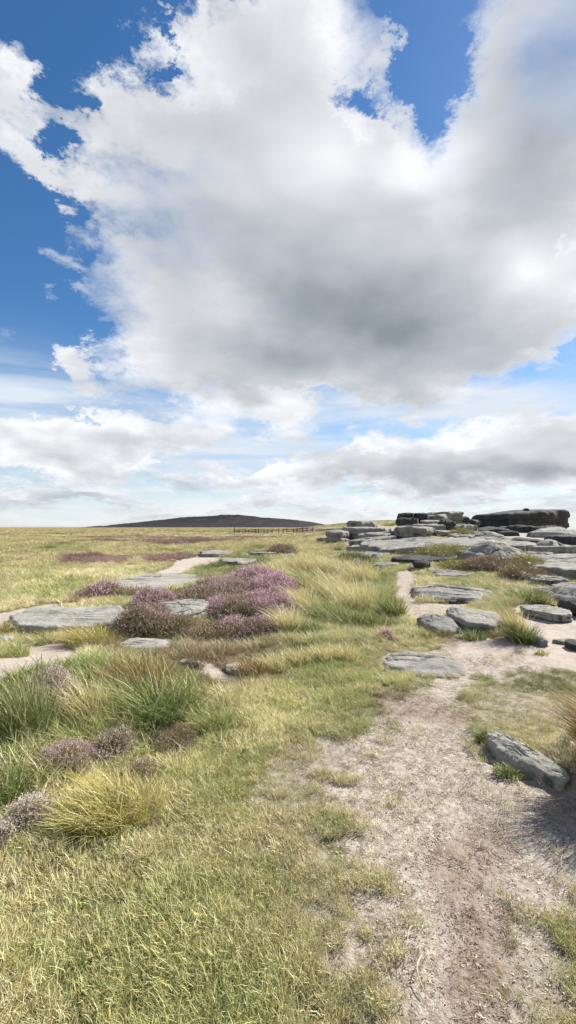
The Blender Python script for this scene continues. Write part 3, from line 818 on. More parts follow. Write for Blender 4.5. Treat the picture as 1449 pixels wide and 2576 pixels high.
rock('low pale stone showing under the left end of the heather mound', 285, 440, 1598, 1640, H=.05, mat=R_pale, edge=.6, cracks=.2)
rock('grey flat slab with a straight front edge behind the heather mound', 556, 642, 1402, 1427, H=.22, mat=R_grey, dome=.06, cracks=.3, layers=3)
rock('grey slab at the end of the narrow sandy track', 505, 582, 1383, 1402, H=.2, mat=R_grey, dome=.1, cracks=.2)
rock('thin pale slab showing through the grass right of the track', 630, 690, 1388, 1400, H=.22, mat=R_pale, dome=.1, cracks=.2)
rock('small low stone in straw grass beyond the heather', 700, 740, 1392, 1400, H=.12, mat=R_grey)
rock('grey stone cut by the left edge of the photo beside the olive grass', -40, 25, 1597, 1628, H=.12, mat=R_pale, edge=.6)
# right middle
rock('broad layered grey rock with deep slanting cracks beside the path', 1030, 1226, 1461, 1520, H=.15, mat=R_grey, dome=.35, cracks=1.1, crackdir=-.5, layers=3, rough=1.1, sq=2.1, edge=.4)
rock('tilted grey rock with dark grass beneath its front edge', 1056, 1152, 1553, 1598, H=.15, depth=.85, mat=R_grey, dome=.15, cracks=.5, under=.5, tilty=.10, edge=.2)
rock('smooth pale rock with an overhanging front right of the tilted one', 1126, 1260, 1545, 1592, H=.17, depth=1.1, mat=R_pale, dome=.15, cracks=.25, under=.8, edge=.2, sq=2.4, tilty=.06)
rock('wide grey slab set flush in the sandy path', 960, 1175, 1637, 1706, H=.03, mat=R_grey, dome=.3, edge=.5, cracks=.6, rough=1.0, sq=2.0)
rock('smooth domed grey rock at the right edge above the sand', 1360, 1530, 1480, 1534, H=.28, depth=2.0, mat=R_grey, dome=.4, under=.2, cracks=.3, edge=.5)
rock('low dark-fronted ledge of rock in the pale sand', 1326, 1424, 1532, 1568, H=.14, depth=1.0, mat=R_grey, dome=.12, under=.5, cracks=.3, layers=3)
rock('dark blocky rock cut by the right edge above the sand', 1428, 1520, 1524, 1563, H=.26, depth=.9, mat=R_dark_shaded, under=.2, edge=.2)
rock('thin flat ledge of stone in the sand at the right edge', 1394, 1480, 1610, 1626, H=.05, mat=R_grey, under=.3, edge=.2)
rock('small dark stone cut by the right edge below the thin ledge', 1426, 1500, 1620, 1641, H=.10, depth=.3, mat=R_dark_shaded, under=.3)
rock('small pale stone at the foot of the straw-topped tussock', 1340, 1372, 1598, 1628, H=.10, depth=.35, mat=R_grey, under=.3, edge=.5)
for q, (a, b, c_, lb) in enumerate([(1128, 1150, 1518, 'small dark stone at the foot of the layered rock, left one of two'), (1166, 1192, 1520, 'small dark stone at the foot of the layered rock, right one of two'), (1198, 1220, 1534, 'lone dark pebble on the path below the layered rock')]):
    rock(lb, a, b, c_-8, c_, H=.05, depth=.18, mat=R_dark_shaded, edge=.5, cracks=0)
# slabs and ledges climbing to the edge
rock('rounded grey boulder with dark heather in front of it', 1165, 1330, 1376, 1432, H=.66, depth=3.6, mat=R_grey, dome=.5, edge=.5, cracks=.5, sq=2.0, rough=1.1)
rock('broad pavement of flat grey rock running out at the right edge', 1315, 1640, 1386, 1478, H=.22, mat=R_grey, dome=.02, cracks=.8, crackdir=.03, layers=4, rough=.8, drop=.4)
rock('low step of rock in front of the broad grey pavement', 1385, 1560, 1464, 1492, H=.16, mat=R_grey, dome=.1, cracks=.5, layers=3)
rock('large gently sloping slab below the stacked outcrop', 935, 1205, 1350, 1400, H=.30, mat=R_grey, dome=.04, cracks=.9, crackdir=.05, layers=3, rough=.9, drop=.5)
rock('mossy low ledge between the sloping slab and the green patch', 985, 1150, 1402, 1420, H=.22, depth=1.6, mat=R_dark_shaded, dome=.2, under=.2)
rock('small dark hollow-sided block beside the upper path', 1040, 1082, 1416, 1436, H=.26, depth=.8, mat=R_dark_shaded, under=.3, edge=.3)
rock('flat grey stone next to the dark block on the upper path', 1078, 1122, 1433, 1448, H=.10, depth=.8, mat=R_grey)
rock('grey flat rock left of the upper path', 935, 1000, 1412, 1430, H=.12, mat=R_grey)
rock('small grey boulder at the foot of the sloping slab', 930, 955, 1395, 1412, H=.3, depth=.6, mat=R_grey, dome=.4, edge=.7)
rock('long thin ledge left of the sloping slab', 875, 1000, 1366, 1384, H=.22, mat=R_grey, dome=.1, layers=3)
rock('pale flat ledge in grass left of the long thin ledge', 870, 960, 1384, 1398, H=.15, mat=R_grey)
rock('flat-topped boulder standing alone on the left skyline slope', 866, 948, 1309, 1325, y=40, depth=2.4, mat=R_grey, dome=.15, under=.5, edge=.3, drop=1.2, tiltx=-.03)
rock('broad grey slab below the lone skyline boulder', 860, 985, 1326, 1342, y=34, depth=5, mat=R_grey, dome=.1, drop=.9)
rock('grey slab half hidden in grass below the broad skyline slab', 915, 985, 1340, 1356, y=28, depth=3, mat=R_grey, dome=.15, drop=.6)
rock('reddish weathered slab in the grass left of the outcrop', 820, 880, 1335, 1347, y=33, depth=2.5, mat=R_grey, dome=.2, drop=.7)
rock('grey ledge stepping down right of the rounded boulder', 1290, 1400, 1400, 1425, H=.25, depth=2.2, mat=R_grey, dome=.08, under=.2)
rock('flat grey ledge behind the rounded boulder', 1200, 1330, 1368, 1392, H=.3, depth=3.5, mat=R_grey, dome=.08, cracks=.8)
rock('narrow step of rock at the lower left of the broad pavement', 1335, 1420, 1462, 1480, H=.18, depth=1.0, mat=R_grey, dome=.08)
rock('thin grey ledge at the left end of the sloping slab', 900, 975, 1398, 1412, H=.2, depth=2.0, mat=R_grey, dome=.08)
rock('flat grey slab showing in the green patch above the layered rock', 1090, 1180, 1440, 1456, H=.08, depth=1.2, mat=R_grey, dome=.1)
rock('low grey ledge between the rounded boulder and the sloping slab', 1130, 1200, 1396, 1412, H=.25, depth=2.4, mat=R_grey, dome=.08)
rock('grey slab in front of the lone skyline boulder', 905, 1000, 1344, 1360, H=.4, depth=4, mat=R_grey, dome=.08)
rock('small grey block below the reddish weathered slab', 800, 860, 1352, 1364, H=.4, depth=2, mat=R_grey, dome=.1)
rock('broad flat slab between the pale ledge and the stacked outcrop', 880, 990, 1352, 1372, H=.3, mat=R_grey, dome=.06, cracks=.9)
rock('wide flat slab right of the sloping slab, below the dark ledges', 1190, 1300, 1352, 1374, H=.35, mat=R_grey, dome=.06, cracks=.9)
rock('sunlit flat slab behind the broad pavement at the right edge', 1330, 1480, 1376, 1394, H=.3, mat=R_pale, dome=.06, cracks=.8)
rock('flat slab behind the yellow green cushion', 1060, 1180, 1392, 1404, H=.25, mat=R_grey, dome=.06, cracks=.9)
rock('grey slab at the foot of the heathery boulder, on its right', 1330, 1410, 1424, 1446, H=.2, mat=R_grey, dome=.08, cracks=.7)
rock('flat stone in the grass just above the long straw tussocks', 830, 905, 1396, 1410, H=.2, mat=R_grey, dome=.08)
rock('low broken ledge on the moor left of the lone skyline boulder', 800, 860, 1322, 1334, H=.4, depth=3, mat=R_grey, dome=.1)
# the stacked outcrop
OC = [ # X0, X1, Yt, Yb, y, depth, mat, label
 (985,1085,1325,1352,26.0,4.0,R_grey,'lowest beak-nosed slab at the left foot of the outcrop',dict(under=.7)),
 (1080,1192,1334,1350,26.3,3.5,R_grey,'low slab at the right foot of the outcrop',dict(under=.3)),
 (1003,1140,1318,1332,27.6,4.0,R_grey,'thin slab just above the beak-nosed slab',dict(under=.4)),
 (1000,1052,1303,1322,28.6,2.6,R_dark_shaded,'dark wedge block on the left of the outcrop',dict(under=.6)),
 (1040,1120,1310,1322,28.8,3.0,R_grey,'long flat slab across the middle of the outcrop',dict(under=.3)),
 (1098,1142,1303,1322,28.0,1.6,R_dark_shaded,'dark rounded boulder in the middle of the outcrop',dict(dome=.5,edge=.9,sq=2.0)),
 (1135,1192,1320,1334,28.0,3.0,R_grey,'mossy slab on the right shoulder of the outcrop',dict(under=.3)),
 (1003,1040,1290,1304,30.0,2.5,R_dark_shaded,'dark cap stone at the left top of the outcrop',dict(under=.4,edge=.5)),
 (1030,1078,1291,1306,30.3,2.5,R_dark_shaded,'second cap stone from the left on top of the outcrop',dict(under=.3)),
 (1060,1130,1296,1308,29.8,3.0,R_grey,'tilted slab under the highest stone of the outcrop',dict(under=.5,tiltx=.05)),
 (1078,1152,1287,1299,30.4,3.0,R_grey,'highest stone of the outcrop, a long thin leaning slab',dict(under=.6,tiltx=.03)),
 (1120,1178,1298,1312,31.0,3.0,R_dark_shaded,'dark slab sloping down the right of the outcrop',dict(under=.3,tiltx=-.05)),
 (1150,1200,1308,1322,32.0,3.0,R_dark_shaded,'dark flat block between the outcrop and the great slab',dict(under=.3)),
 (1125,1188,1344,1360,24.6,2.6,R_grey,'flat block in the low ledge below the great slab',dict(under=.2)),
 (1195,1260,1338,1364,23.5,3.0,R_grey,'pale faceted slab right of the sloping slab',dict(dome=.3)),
 (1188,1275,1326,1340,29.0,3.0,R_dark_shaded,'dark whale-backed ledge under the left end of the great slab',dict(dome=.4,under=.3)),
 (1262,1345,1322,1352,29.5,3.5,R_dark_shaded,'dark shadowed block under the middle of the great slab',dict(under=.2)),
 (1255,1300,1336,1352,26.5,2.0,R_dark_shaded,'small dark block in front of the shadowed block',dict(under=.2,edge=.4)),
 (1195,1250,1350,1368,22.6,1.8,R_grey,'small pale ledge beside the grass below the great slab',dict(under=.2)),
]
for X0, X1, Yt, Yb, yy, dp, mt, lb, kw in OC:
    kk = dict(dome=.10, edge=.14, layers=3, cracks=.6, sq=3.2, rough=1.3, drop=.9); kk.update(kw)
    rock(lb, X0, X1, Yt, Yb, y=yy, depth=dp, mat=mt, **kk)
rock('great overhanging dark slab with a flat top on the skyline', 1184, 1416, 1283, 1331, y=33.0, depth=4.5, mat=R_dark_shaded, dome=.10, edge=.28, layers=4, cracks=.5, under=.12, rough=.9, sq=3.4, tiltx=.07, drop=.1)
rock('small stone perched on top of the great slab', 1318, 1332, 1278, 1287, y=34.0, depth=.4, mat=R_dark_shaded, edge=.7, drop=.25)
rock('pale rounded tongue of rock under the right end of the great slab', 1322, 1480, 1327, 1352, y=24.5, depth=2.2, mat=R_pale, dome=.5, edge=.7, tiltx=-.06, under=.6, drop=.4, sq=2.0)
rock('thin dark rock behind the pale tongue of rock', 1342, 1420, 1322, 1340, y=28, depth=2.0, mat=R_dark_shaded, dome=.3, tiltx=-.06, drop=1.0)
rock('dark ledge cut by the right edge below the great slab', 1380, 1560, 1345, 1384, y=20.5, depth=3.5, mat=R_dark_shaded, dome=.1, under=.2, layers=3, drop=.5)
rock('shadowed ledge left of the pale whale-backed rock', 1275, 1370, 1353, 1384, y=19.5, depth=2.2, mat=R_dark_shaded, dome=.15, under=.3, layers=3, drop=.4)
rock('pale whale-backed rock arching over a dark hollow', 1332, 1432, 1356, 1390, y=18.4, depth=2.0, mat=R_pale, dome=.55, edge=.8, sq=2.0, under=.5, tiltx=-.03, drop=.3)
# ---------------------------------------------------------------- tussocks
PAL = {'green': (GREEN*.95, OLIVE), 'dark': (DARKG*.75, GREEN*.85), 'straw': (OLIVE, STRAW*1.1), 'pale': (OLIVE, PALE), 'rust': (OLIVE*.45, RUST*1.05), 'olive': (DARKG*1.3, OLIVE*1.05), 'gold': (GREEN*1.1, np.array([.56, .41, .14])), 'rush': (np.array([.10,.15,.045]), np.array([.27,.30,.12]))}  # dark greens lowered further, carrying the shade inside tussocks and hollows
_ts = [0]
def tussock(label, X, Yb, wpx, hpx, pal, n=380, group=None, lean=.55, droop=.55, stalks=0, wid=None, flat=.85):
    _ts[0] += 1; rg = np.random.default_rng(500+_ts[0])
    x, y = hit(X, Yb)
    W_ = wpx*KP*y/FPX; h = hpx*KP*y/FPX
    R = W_*.42; y += R*.8; x *= (1+R*.8/max(y, .1))
    wid = wid or np.clip(.0035+.0011*y, .004, .03)
    V, F, T, ID = blades(n, R, h*.35, h*1.12, wid, lean*.8, droop*1.1, rg, segs=3, center_pow=.6, wind=(-.27, -.07))
    V[:, 1] *= flat
    lo, hi = PAL[pal]
    nb = rg.uniform(.7, 1.25, n)[ID]; mixv = np.clip(rg.normal(.5, .35, n), 0, 1)[ID]
    t = np.clip(mixv*.55+T*.6-.1, 0, 1)
    tint = lerp(np.tile(lo, (len(V), 1)), hi, t)*nb[:, None]
    dead = (rg.uniform(0, 1, n) < .12)[ID]; tint[dead] = PALE*.9*nb[dead][:, None]
    me = make_mesh('tussock', V, F, (own_mat,)); add_color(me, 'tint', tint)
    kw = dict(label=label, category='grass tussock')
    if group: kw['group'] = group
    o = link('grass_tussock', me, loc=(x, y, ground_z(x, y)-.01), **kw)
    if stalks:
        V, F, T, ID = blades(stalks, R*.06, h*1.0, h*1.55, max(wid*.5, .003), .35, .35, rg, segs=3)
        me = make_mesh('seed_stalks', V, F, (own_mat,)); add_color(me, 'tint', np.tile(PALE*.95, (len(V), 1))*rg.uniform(.8, 1.1, stalks)[ID][:, None])
        link('seed_stalks', me, parent=o)
    return o
G1 = 'grass tussocks on the left bank'
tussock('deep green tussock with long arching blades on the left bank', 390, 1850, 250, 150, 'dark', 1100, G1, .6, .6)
tussock('rusty brown topped tussock behind the deep green one', 345, 1760, 200, 110, 'rust', 700, G1, .5, .4)
tussock('pale straw tussock with tall seed stalks between dark rushes', 225, 1850, 150, 150, 'pale', 500, G1, .3, .35, 14)
tussock('dark rush clump at the left edge of the bank', 40, 1910, 210, 230, 'rush', 1200, G1, .3, .3, 8)
tussock('mixed olive tussock at the back of the left bank near the white sand', 130, 1790, 190, 80, 'olive', 600, G1, .4, .4, 6)
tussock('bright green short tussock in front of the dark rushes', 190, 1920, 200, 110, 'green', 700, G1, .5, .5)
tussock('golden orange tussock in the left foreground turf', 285, 2115, 280, 125, 'gold', 1500, None, .45, .6, 6)
tussock('dull green clump at the left edge below the small pale stone', 10, 2060, 150, 130, 'dark', 600, None, .4, .5)
tussock('low olive tussock right of the deep green one', 520, 1850, 150, 80, 'olive', 500, G1, .5, .5)
tussock('straw and olive tussock on the slope right of the bank', 560, 1790, 130, 70, 'straw', 350, G1)
tussock('rounded olive tussock with rusty tips in front of the longest pale slab', 228, 1632, 140, 70, 'gold', 900, None, .6, .7)
tussock('bright green clump at the left edge above the white sand', 25, 1655, 110, 55, 'green', 600, None, .5, .6)
tussock('small rusty tussock at the left edge beside the grey stone', 2, 1605, 60, 42, 'rust', 260)
tussock('small pale green tuft in front of the longest pale slab', 105, 1625, 55, 40, 'green', 160)
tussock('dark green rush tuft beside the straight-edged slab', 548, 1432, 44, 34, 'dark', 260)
for X, Y, w, h, p, lb in [(300,1800,140,90,'straw','straw tussock between the rusty topped and the deep green tussocks'),(470,1790,130,80,'green','green tussock at the right shoulder of the left bank'),(80,1850,130,120,'straw','straw streaked tussock standing among the dark rushes'),(290,1890,150,90,'green','bright green tussock in front of the deep green one'),(150,2000,160,100,'olive','olive tussock below the faded pink heather'),(60,1985,140,110,'dark','dark green tussock right of the small pale stone at the left edge'),
    (230,1750,120,70,'olive','olive tussock left of the rusty topped tussock'),(420,1960,120,50,'straw','straw tuft on the slope right of the golden tussock'),(370,2060,120,80,'straw','straw tuft against the right side of the golden tussock'),(190,2110,120,80,'olive','olive tuft against the left side of the golden tussock')]:
    tussock(lb, X, Y, w, h, p, 420, G1, .4, .45, 4)
G2 = 'long straw grass tussocks between heather and path'
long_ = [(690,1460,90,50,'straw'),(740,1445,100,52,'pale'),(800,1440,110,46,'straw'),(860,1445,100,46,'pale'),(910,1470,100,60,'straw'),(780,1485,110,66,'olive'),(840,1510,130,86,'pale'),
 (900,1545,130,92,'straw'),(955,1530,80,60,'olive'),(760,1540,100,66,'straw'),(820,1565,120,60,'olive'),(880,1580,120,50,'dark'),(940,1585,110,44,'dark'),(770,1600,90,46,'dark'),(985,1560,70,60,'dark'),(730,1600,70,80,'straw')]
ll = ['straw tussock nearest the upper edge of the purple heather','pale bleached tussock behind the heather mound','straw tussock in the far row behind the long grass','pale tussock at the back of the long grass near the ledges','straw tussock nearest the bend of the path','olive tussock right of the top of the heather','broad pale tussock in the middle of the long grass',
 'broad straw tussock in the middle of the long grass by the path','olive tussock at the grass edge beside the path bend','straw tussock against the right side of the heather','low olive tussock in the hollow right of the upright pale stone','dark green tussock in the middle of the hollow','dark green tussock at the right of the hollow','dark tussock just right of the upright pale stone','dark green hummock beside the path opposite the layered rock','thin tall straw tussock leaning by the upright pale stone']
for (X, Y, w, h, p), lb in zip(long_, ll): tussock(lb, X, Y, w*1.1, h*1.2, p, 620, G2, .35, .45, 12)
G3 = 'straw fringe tussocks on the near bank crest'
for (X, Y, w, h, p), lb in zip([(630,1712,90,60,'rust'),(690,1695,90,55,'straw'),(750,1680,90,52,'pale'),(810,1672,90,48,'straw'),(868,1668,80,45,'pale')],
    ['rusty tussock at the left end of the straw fringe beside the white stone','straw tussock second from the left in the fringe on the near bank','pale tussock in the middle of the straw fringe','straw tussock right of the middle of the straw fringe','pale tussock at the right end of the straw fringe']):
    tussock(lb, X, Y, w, h, p, 420, G3, .4, .4, 7)
tussock('straw-topped tussock beside the sand on the right', 1300, 1612, 60, 105, 'pale', 420, None, .25, .25, 4)
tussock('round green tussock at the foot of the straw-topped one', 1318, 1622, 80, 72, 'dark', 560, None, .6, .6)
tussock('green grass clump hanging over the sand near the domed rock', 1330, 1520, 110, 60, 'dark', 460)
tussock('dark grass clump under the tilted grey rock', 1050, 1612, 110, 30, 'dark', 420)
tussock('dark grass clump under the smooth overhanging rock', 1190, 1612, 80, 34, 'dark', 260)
tussock('small green tuft in the sand on the right', 1362, 1648, 40, 16, 'green', 120)
tussock('large rusty tussock leaning in from the right edge over the path', 1590, 2040, 270, 190, 'rust', 2600, None, .45, .5, 16)
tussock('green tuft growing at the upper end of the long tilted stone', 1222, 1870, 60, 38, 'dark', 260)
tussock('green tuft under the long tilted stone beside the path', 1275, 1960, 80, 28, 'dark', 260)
tussock('yellow green tuft on the ledge near the great slab', 1290, 1372, 50, 26, 'olive', 160)

# ---------------------------------------------------------------- heather and other low bushes
_hb = [0]
def bush(label, X, Yb, wpx, H, depth=None, leaf=((.10,.11,.045), (.17,.15,.07)), flower=(.42,.24,.34), fl=.5, dens=1.0, name='heather_bush', cat='heather', group='heather bushes'):
    _hb[0] += 1; rg = np.random.default_rng(700+_hb[0])
    x, y = hit(X, Yb)
    W_ = wpx*KP*y/FPX; D_ = depth or W_*.9
    y += D_/2; x *= y/(y-D_/2)
    a, b = W_/2*(1+D_/2/y), D_/2
    ls = np.clip(.0030*y, .008, .06)         # leaf size
    area = math.pi*a*b*(1+H/max(a, b)*1.2)
    N_ = int(np.clip(area/(ls*ls)*.8*dens, 200, 5200)); L = 6
    ph = rg.uniform(0, 2*np.pi, N_); r = rg.uniform(0, 1, N_)**.5
    R = 1+.34*pnoise(np.cos(ph)*1.6+_hb[0], np.sin(ph)*1.6)
    ux, uy = r*R*np.cos(ph), r*R*np.sin(ph)
    lump = 1+.45*pnoise(ux*a*4+_hb[0]*3, uy*b*4)+.15*pnoise(ux*a*14, uy*b*14)
    hz = H*np.clip(1-(r**2.6), 0, 1)**.7*lump
    base = np.stack([ux*a, uy*b, hz*rg.uniform(.72, 1.0, N_)], 1)
    dr = np.stack([ux*.9, uy*.9, .35+.9*np.sqrt(np.clip(1-r*r, 0, 1))], 1)+rg.normal(0, .28, (N_, 3))
    dr /= np.linalg.norm(dr, axis=1)[:, None]
    ln = ls*rg.uniform(2.0, 5.5, N_)
    fn = fbm(ux*a*3+_hb[0]*7, uy*b*3, oct=3)
    isf = rg.uniform(0, 1, N_) < 1.0*fl*(1+1.3*fn)
    parts = {'foliage': [], 'blossoms': []}; cols = {'foliage': [], 'blossoms': []}
    l0, l1 = np.array(leaf[0]), np.array(leaf[1]); fc = np.array(flower)
    for k in range(L):
        t = (k+rg.uniform(0, 1, N_))/L
        c = base + dr*(ln*t)[:, None] + rg.normal(0, ls*.35, (N_, 3))
        p = rg.normal(0, 1, (N_, 3)); p /= np.linalg.norm(p, axis=1)[:, None]
        q = np.cross(p, dr); q /= np.linalg.norm(q, axis=1)[:, None]+1e-9
        u = dr*.75+p*.5
        s = ls*rg.uniform(.35, .8, N_)
        quad = np.stack([c-u*s[:, None]*.8, c-q*s[:, None]*.38, c+u*s[:, None]*.8, c+q*s[:, None]*.38], 1)
        f = isf & (t > .42)
        g = lerp(np.tile(l0, (N_, 1)), l1, rg.uniform(0, 1, N_))*rg.uniform(.7, 1.3, N_)[:, None]
        h = fc*rg.uniform(.6, 1.35, N_)[:, None]*(1+rg.normal(0, .06, (N_, 3)))
        for nm, sel, cc in (('foliage', ~f, g), ('blossoms', f, h)):
            parts[nm].append(quad[sel].reshape(-1, 3)); cols[nm].append(np.repeat(np.clip(cc[sel], 0, 1), 4, 0))
    root = bpy.data.objects.new(name, None); COL.objects.link(root)
    root.location = (x, y, ground_z(x, y)); root.empty_display_size = .1
    root['label'] = label; root['category'] = cat
    if group: root['group'] = group
    for nm in ('foliage', 'blossoms'):
        V = np.concatenate(parts[nm]); C_ = np.concatenate(cols[nm])
        if len(V) < 40: continue
        F = np.arange(len(V)).reshape(-1, 4)
        me = make_mesh(nm, V, F, (own_mat if nm == 'foliage' else flower_mat,)); add_color(me, 'tint', C_)
        link(nm, me, parent=root)
    # twiggy heart of the bush
    nn, mm = 30, 9
    V = []; 
    for i in range(mm):
        rr_ = (i+.001)/(mm-1)*.93
        for j in range(nn):
            p_ = 2*math.pi*j/nn
            V.append((rr_*math.cos(p_), rr_*math.sin(p_)))
    V = np.array(V); Rr = 1+.34*pnoise(np.cos(np.arctan2(V[:, 1], V[:, 0]))*1.6+_hb[0], np.sin(np.arctan2(V[:, 1], V[:, 0]))*1.6)
    V = V*Rr[:, None]; rr_ = np.hypot(V[:, 0], V[:, 1])/Rr
    lump = 1+.45*pnoise(V[:, 0]*a*4+_hb[0]*3, V[:, 1]*b*4)+.15*pnoise(V[:, 0]*a*14, V[:, 1]*b*14)
    z = H*np.clip(1-rr_**2.6, 0, 1)**.7*lump*.8-.03
    I, J = np.meshgrid(np.arange(mm-1), np.arange(nn), indexing='ij')
    F = np.stack([I*nn+J, (I+1)*nn+J, (I+1)*nn+(J+1) % nn, I*nn+(J+1) % nn], -1).reshape(-1, 4)
    me = make_mesh('twigs', np.stack([V[:, 0]*a, V[:, 1]*b, z], 1), F, (own_mat,), True); add_color(me, 'tint', np.tile(np.array([.075, .055, .035]), (len(V), 1)))
    link('twigs', me, parent=root)
    ROCK_FOOT.append([(x+a*.8*math.cos(t), y+b*.8*math.sin(t)) for t in np.linspace(0, 6.28, 16, endpoint=False)])
    return root
PINK = (.66, .41, .51); MAUVE = (.50, .36, .36); FADED = (.74, .60, .55); DKB = (.34, .22, .19)
BL = ((.17, .15, .06), (.30, .22, .11))
for lb, X, Y, w, H, dp, fc, fl in [
 ('front bush of the purple heather mound, left of the upright pale stone', 640, 1622, 130, .30, 1.0, PINK, .55),
 ('flat olive front of the heather mound with few flowers', 540, 1628, 130, .16, 1.1, MAUVE, .2),
 ('purple heather bush behind the upright pale stone', 690, 1570, 110, .34, 1.4, PINK, .8),
 ('reddish heather bush in the middle of the mound', 600, 1572, 130, .28, 1.5, MAUVE, .55),
 ('brightest purple heather at the top right of the mound', 690, 1515, 120, .36, 2.6, PINK, .9),
 ('reddish heather bush at the top left of the mound', 590, 1515, 130, .26, 2.2, MAUVE, .65),
 ('heather bush at the back of the mound, touching the straw grass', 640, 1478, 120, .30, 2.6, PINK, .75),
 ('dark fronted heather bush at the left end of the mound', 345, 1612, 110, .36, .9, MAUVE, .5),
 ('olive heather bush below the half buried grey slab', 440, 1612, 130, .18, .9, MAUVE, .25),
 ('pink heather bush above the dark fronted one', 385, 1545, 110, .30, 1.2, PINK, .7),
 ('brownish heather bush left of the half buried slab', 390, 1580, 90, .24, .8, MAUVE, .4),
 ('heather strip behind the half buried grey slab', 500, 1530, 130, .24, 1.6, MAUVE, .5),
 ('low heather filling the gap right of the half buried grey slab', 560, 1560, 90, .20, 1.4, PINK, .6),
 ('low pinkish heather between the front bush and the flat olive front', 590, 1612, 80, .17, .9, PINK, .55),
 ('low heather joining the dark fronted bush to the brownish bush', 395, 1605, 90, .22, .8, MAUVE, .5),
 ('low heather between the two brightest purple bushes', 650, 1550, 100, .26, 1.6, PINK, .75),
 ('pink heather clump left of the flat pale slab', 262, 1512, 90, .26, 1.3, PINK, .6),
 ('small heather clump left of the pink clump, in the grass', 218, 1512, 50, .14, 1.0, MAUVE, .4),
 ('brown heather clump in front of the flat pale slab', 345, 1512, 70, .16, .8, MAUVE, .35),
 ('heather clump at the right end of the flat pale slab', 530, 1490, 70, .20, 1.4, PINK, .5),
 ('dark red heather hummock beyond the thin pale slab', 710, 1398, 70, .42, 2.2, DKB, .6),
 ('heather clump in the long straw grass', 905, 1450, 46, .30, 1.0, MAUVE, .4),
 ('tiny pink heather sprig at the grass edge by the path', 972, 1612, 26, .10, .2, PINK, .9),
 ('dark dead heather sprig beside the small grey stone', 492, 1690, 46, .12, .25, DKB, .4),
 ('dark heather bush in front of the rounded grey boulder', 1235, 1446, 160, .35, 1.6, DKB, .5),
 ('dark green bush right of the boulder heather', 1310, 1468, 100, .30, 1.4, DKB, .1),
 ('heather on the right flank of the rounded boulder', 1300, 1420, 60, .35, 1.2, DKB, .5),
 ('faded heather among the dark rushes on the left bank', 120, 1820, 130, .30, .5, FADED, .8),
 ('faded pink heather on the slope above the golden tussock', 165, 1985, 130, .16, .4, (.66,.47,.50), .85),
 ('faded heather along the top of the slope', 285, 1925, 110, .12, .35, FADED, .8),
 ('sparse brown heather right of the golden tussock', 350, 1995, 90, .09, .3, FADED, .35),
 ('pale dead heather at the left of the golden tussock', 75, 2110, 90, .13, .25, (.78,.68,.60), .9),
 ('pale dead heather cut by the left edge of the photo', 0, 2165, 50, .10, .2, (.78,.68,.62), .9),
 ('low brown heather on the lawn edge near the deep green tussock', 440, 1905, 100, .09, .35, (.40,.28,.26), .4)]:
    bush(lb, X, Y, w, H, dp, leaf=BL if fl < .5 else ((.16,.15,.06),(.28,.21,.11)), flower=fc, fl=fl)
YG = ((.22, .20, .05), (.34, .30, .09))
for lb, X, Y, w, H, dp, lf in [
 ('yellow green moss strip in front of the flat pale slab', 420, 1512, 130, .10, .8, YG),
 ('yellow green moss at the foot of the pale slab, left strip', 310, 1508, 70, .10, .7, YG),
 ('green cushion on the middle of the longest pale slab', 150, 1548, 40, .04, .5, ((.13,.17,.04),(.25,.26,.07))),
 ('wide yellow green cushion between sloping slab and boulder', 1120, 1412, 150, .28, 2.4, YG),
 ('yellow green cushion left of the rounded grey boulder', 1150, 1440, 90, .18, 1.4, YG),
 ('bright yellow green cushion right of the dark boulder heather', 1320, 1440, 90, .30, 1.6, YG),
 ('olive cushion in the grass left of the upper path', 890, 1420, 80, .25, 1.6, ((.12,.14,.04),(.22,.22,.07))),
 ('yellow green cushion on the right shoulder of the outcrop', 1160, 1352, 60, .3, 1.5, YG)]:
    bush(lb, X, Y, w, H, dp, leaf=lf, fl=0.0, name='moss_cushion', cat='moss', group='moss cushions')

# ---------------------------------------------------------------- dry stalks on the path
for lb, A_, B_ in [('single straw-coloured dry stalk lying in the middle of the path', (1025, 2370), (1062, 2335)), ('curved dry grass stalk lying near the right edge of the path', (1412, 2185), (1440, 2150)), ('bent dry stalk lying on the turf near the bottom of the photo', (1068, 2500), (1060, 2410)), ('short dry stalk lying on the path beyond the middle one', (1205, 2135), (1232, 2118))]:
    p, q = np.array(hit(*A_)), np.array(hit(*B_))
    V = []; nn = 9
    nrm = np.array([-(q-p)[1], (q-p)[0]]); nrm = nrm/np.linalg.norm(nrm)
    for i in range(nn):
        t = i/(nn-1); c = p+(q-p)*t+nrm*.02*math.sin(t*3.1)
        zc = ground_z(*c)+.006+.01*math.sin(t*3)
        for s in range(4):
            an = s*math.pi/2; V.append((c[0]+nrm[0]*.0022*math.cos(an), c[1]+nrm[1]*.0022*math.cos(an), zc+.0022*math.sin(an)))
    F = [(i*4+s, i*4+(s+1) % 4, i*4+4+(s+1) % 4, i*4+4+s) for i in range(nn-1) for s in range(4)]
    me = make_mesh('dry_stalk', V, F, (own_mat,)); add_color(me, 'tint', np.tile(np.array([.62, .56, .38]), (len(V), 1)))
    link('dry_stalk', me, label=lb, category='stalk', group='dry stalks lying about')

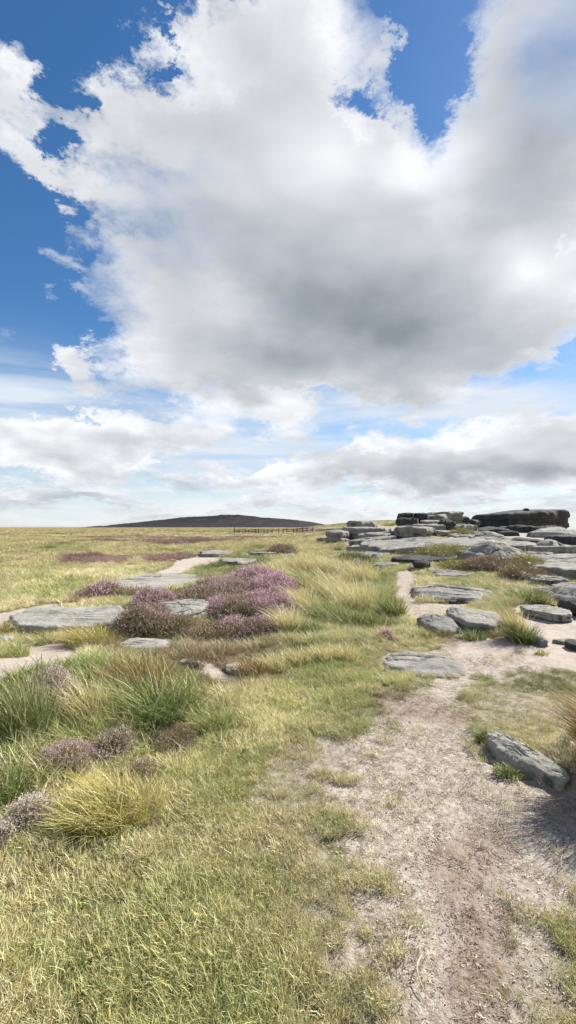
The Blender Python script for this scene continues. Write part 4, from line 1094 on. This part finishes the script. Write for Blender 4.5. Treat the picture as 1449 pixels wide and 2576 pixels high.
# ---------------------------------------------------------------- timber fence far across the moor
wood, N, B, O = new_mat('weathered_timber')
pw = N.new('ShaderNodeNewGeometry').outputs['Position']
N.put(B.inputs['Base Color'], N.mix(N.rng(N.noise(N.mapping(pw, scale=(1, 1, 6)), 3, 4, .6), .3, .7), (.055, .045, .038), (.13, .11, .09)))
def prism(p, q, w, h_, name, parent):
    import bmesh
    p, q = Vector(p), Vector(q); L = (q-p).length
    bm = bmesh.new(); bmesh.ops.create_cube(bm, size=1)
    for v in bm.verts: v.co = Vector((v.co.x*w*(1-.15*(v.co.z > 0)), v.co.y*h_, v.co.z*L))
    bmesh.ops.bevel(bm, geom=list(bm.edges), offset=min(w, h_)*.12, segments=1, affect='EDGES')
    me = bpy.data.meshes.new(name); bm.to_mesh(me); bm.free(); me.materials.append(wood)
    o = link(name, me, parent=parent); o.location = (p+q)/2
    o.rotation_euler = (q-p).to_track_quat('Z', 'Y').to_euler()
    return o
YF = 112.0
fx0, fx1 = (590-724.5)*KP/FPX*YF, (786-724.5)*KP/FPX*YF
fr = bpy.data.objects.new('timber_fence', None); COL.objects.link(fr)
fr['label'] = 'weathered timber post and rail fence crossing the far moor under the dark hill'; fr['category'] = 'fence'
zf0 = ground_z((fx0+fx1)/2, YF); fr.location = ((fx0+fx1)/2, YF, zf0)
rf = random.Random(4)
posts = []
npost = 17
for i in range(npost):
    x = fx0+(fx1-fx0)*(i+rf.uniform(-.3, .3)*(0 < i < npost-1))/(npost-1); yy = YF+rf.uniform(-.5, .5)+(2.5 if i % 4 == 1 else 0)
    h_ = rf.choice([.95, 1.0, 1.15, 1.45, 1.05]); z = ground_z(x, yy)
    lx = rf.uniform(-.05, .05)
    prism((x-fr.location.x, yy-YF, z-zf0-.3), (x-fr.location.x+lx, yy-YF, z-zf0+h_), .22, .2, 'post', fr)
    if i % 4 != 1: posts.append((x-fr.location.x, yy-YF, z-zf0))
for (a, b) in zip(posts[:-1], posts[1:]):
    for k, zz in enumerate((.38, .82)):
        if rf.random() < .12: continue
        prism((a[0], a[1]-.13, a[2]+zz+rf.uniform(-.06, .06)), (b[0], b[1]-.13, b[2]+zz+rf.uniform(-.06, .06)), .05, .17, 'rail', fr)

# ---------------------------------------------------------------- the dark hill behind the moor
hm, N, B, O = new_mat('heather_hill')
ph_ = N.new('ShaderNodeNewGeometry').outputs['Position']
hn = N.noise(N.mapping(ph_, scale=(1, 1, 3)), .03, 8, .65)
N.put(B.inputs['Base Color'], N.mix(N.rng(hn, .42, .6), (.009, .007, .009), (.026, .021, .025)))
YH = 1300.0
prof = [(225,1327),(260,1323),(300,1317),(345,1313),(380,1309),(420,1305),(455,1300.5),(500,1298),(530,1297),(548,1295.5),(556,1293.2),(575,1293.8),(590,1294),(600,1293.5),(612,1295),(640,1297.5),(660,1300.8),(700,1303),(745,1307),(790,1313),(830,1321),(870,1328)]
px_ = np.array([(p[0]-724.5)*KP/FPX*YH for p in prof]); pz_ = np.array([EYE+(HOR-p[1])*KP/FPX*YH for p in prof])
xs = np.linspace(px_[0], px_[-1], 420); zs = np.interp(xs, px_, pz_)
ys = np.array([-260, -200, -150, -110, -75, -45, -20, -6, 0, 15, 60, 140, 260]); pf = np.array([-.15, .1, .25, .4, .55, .7, .86, .95, 1.0, .98, .85, .5, -.1])
XX, YY = np.meshgrid(xs, ys, indexing='ij')
ZZ = zs[:, None]*pf[None, :] + 1.6*fbm(XX*.03, YY*.03, oct=4)*(.3+.7*(pf[None, :] < .97)) + 1.1*np.maximum(fbm(XX*.12, YY*.12, oct=3), 0) - 1
nI, nJ = XX.shape
I, J = np.meshgrid(np.arange(nI-1), np.arange(nJ-1), indexing='ij')
F = np.stack([I*nJ+J, (I+1)*nJ+J, (I+1)*nJ+J+1, I*nJ+J+1], -1).reshape(-1, 4)
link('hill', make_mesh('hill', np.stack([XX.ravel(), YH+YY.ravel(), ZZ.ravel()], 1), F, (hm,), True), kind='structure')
grass()
cy = scene.cycles
cy.max_bounces = 6; cy.diffuse_bounces = 2; cy.glossy_bounces = 1; cy.transmission_bounces = 4; cy.transparent_max_bounces = 4
cy.use_denoising = True; cy.sample_clamp_indirect = 6
cy.caustics_reflective = False; cy.caustics_refractive = False
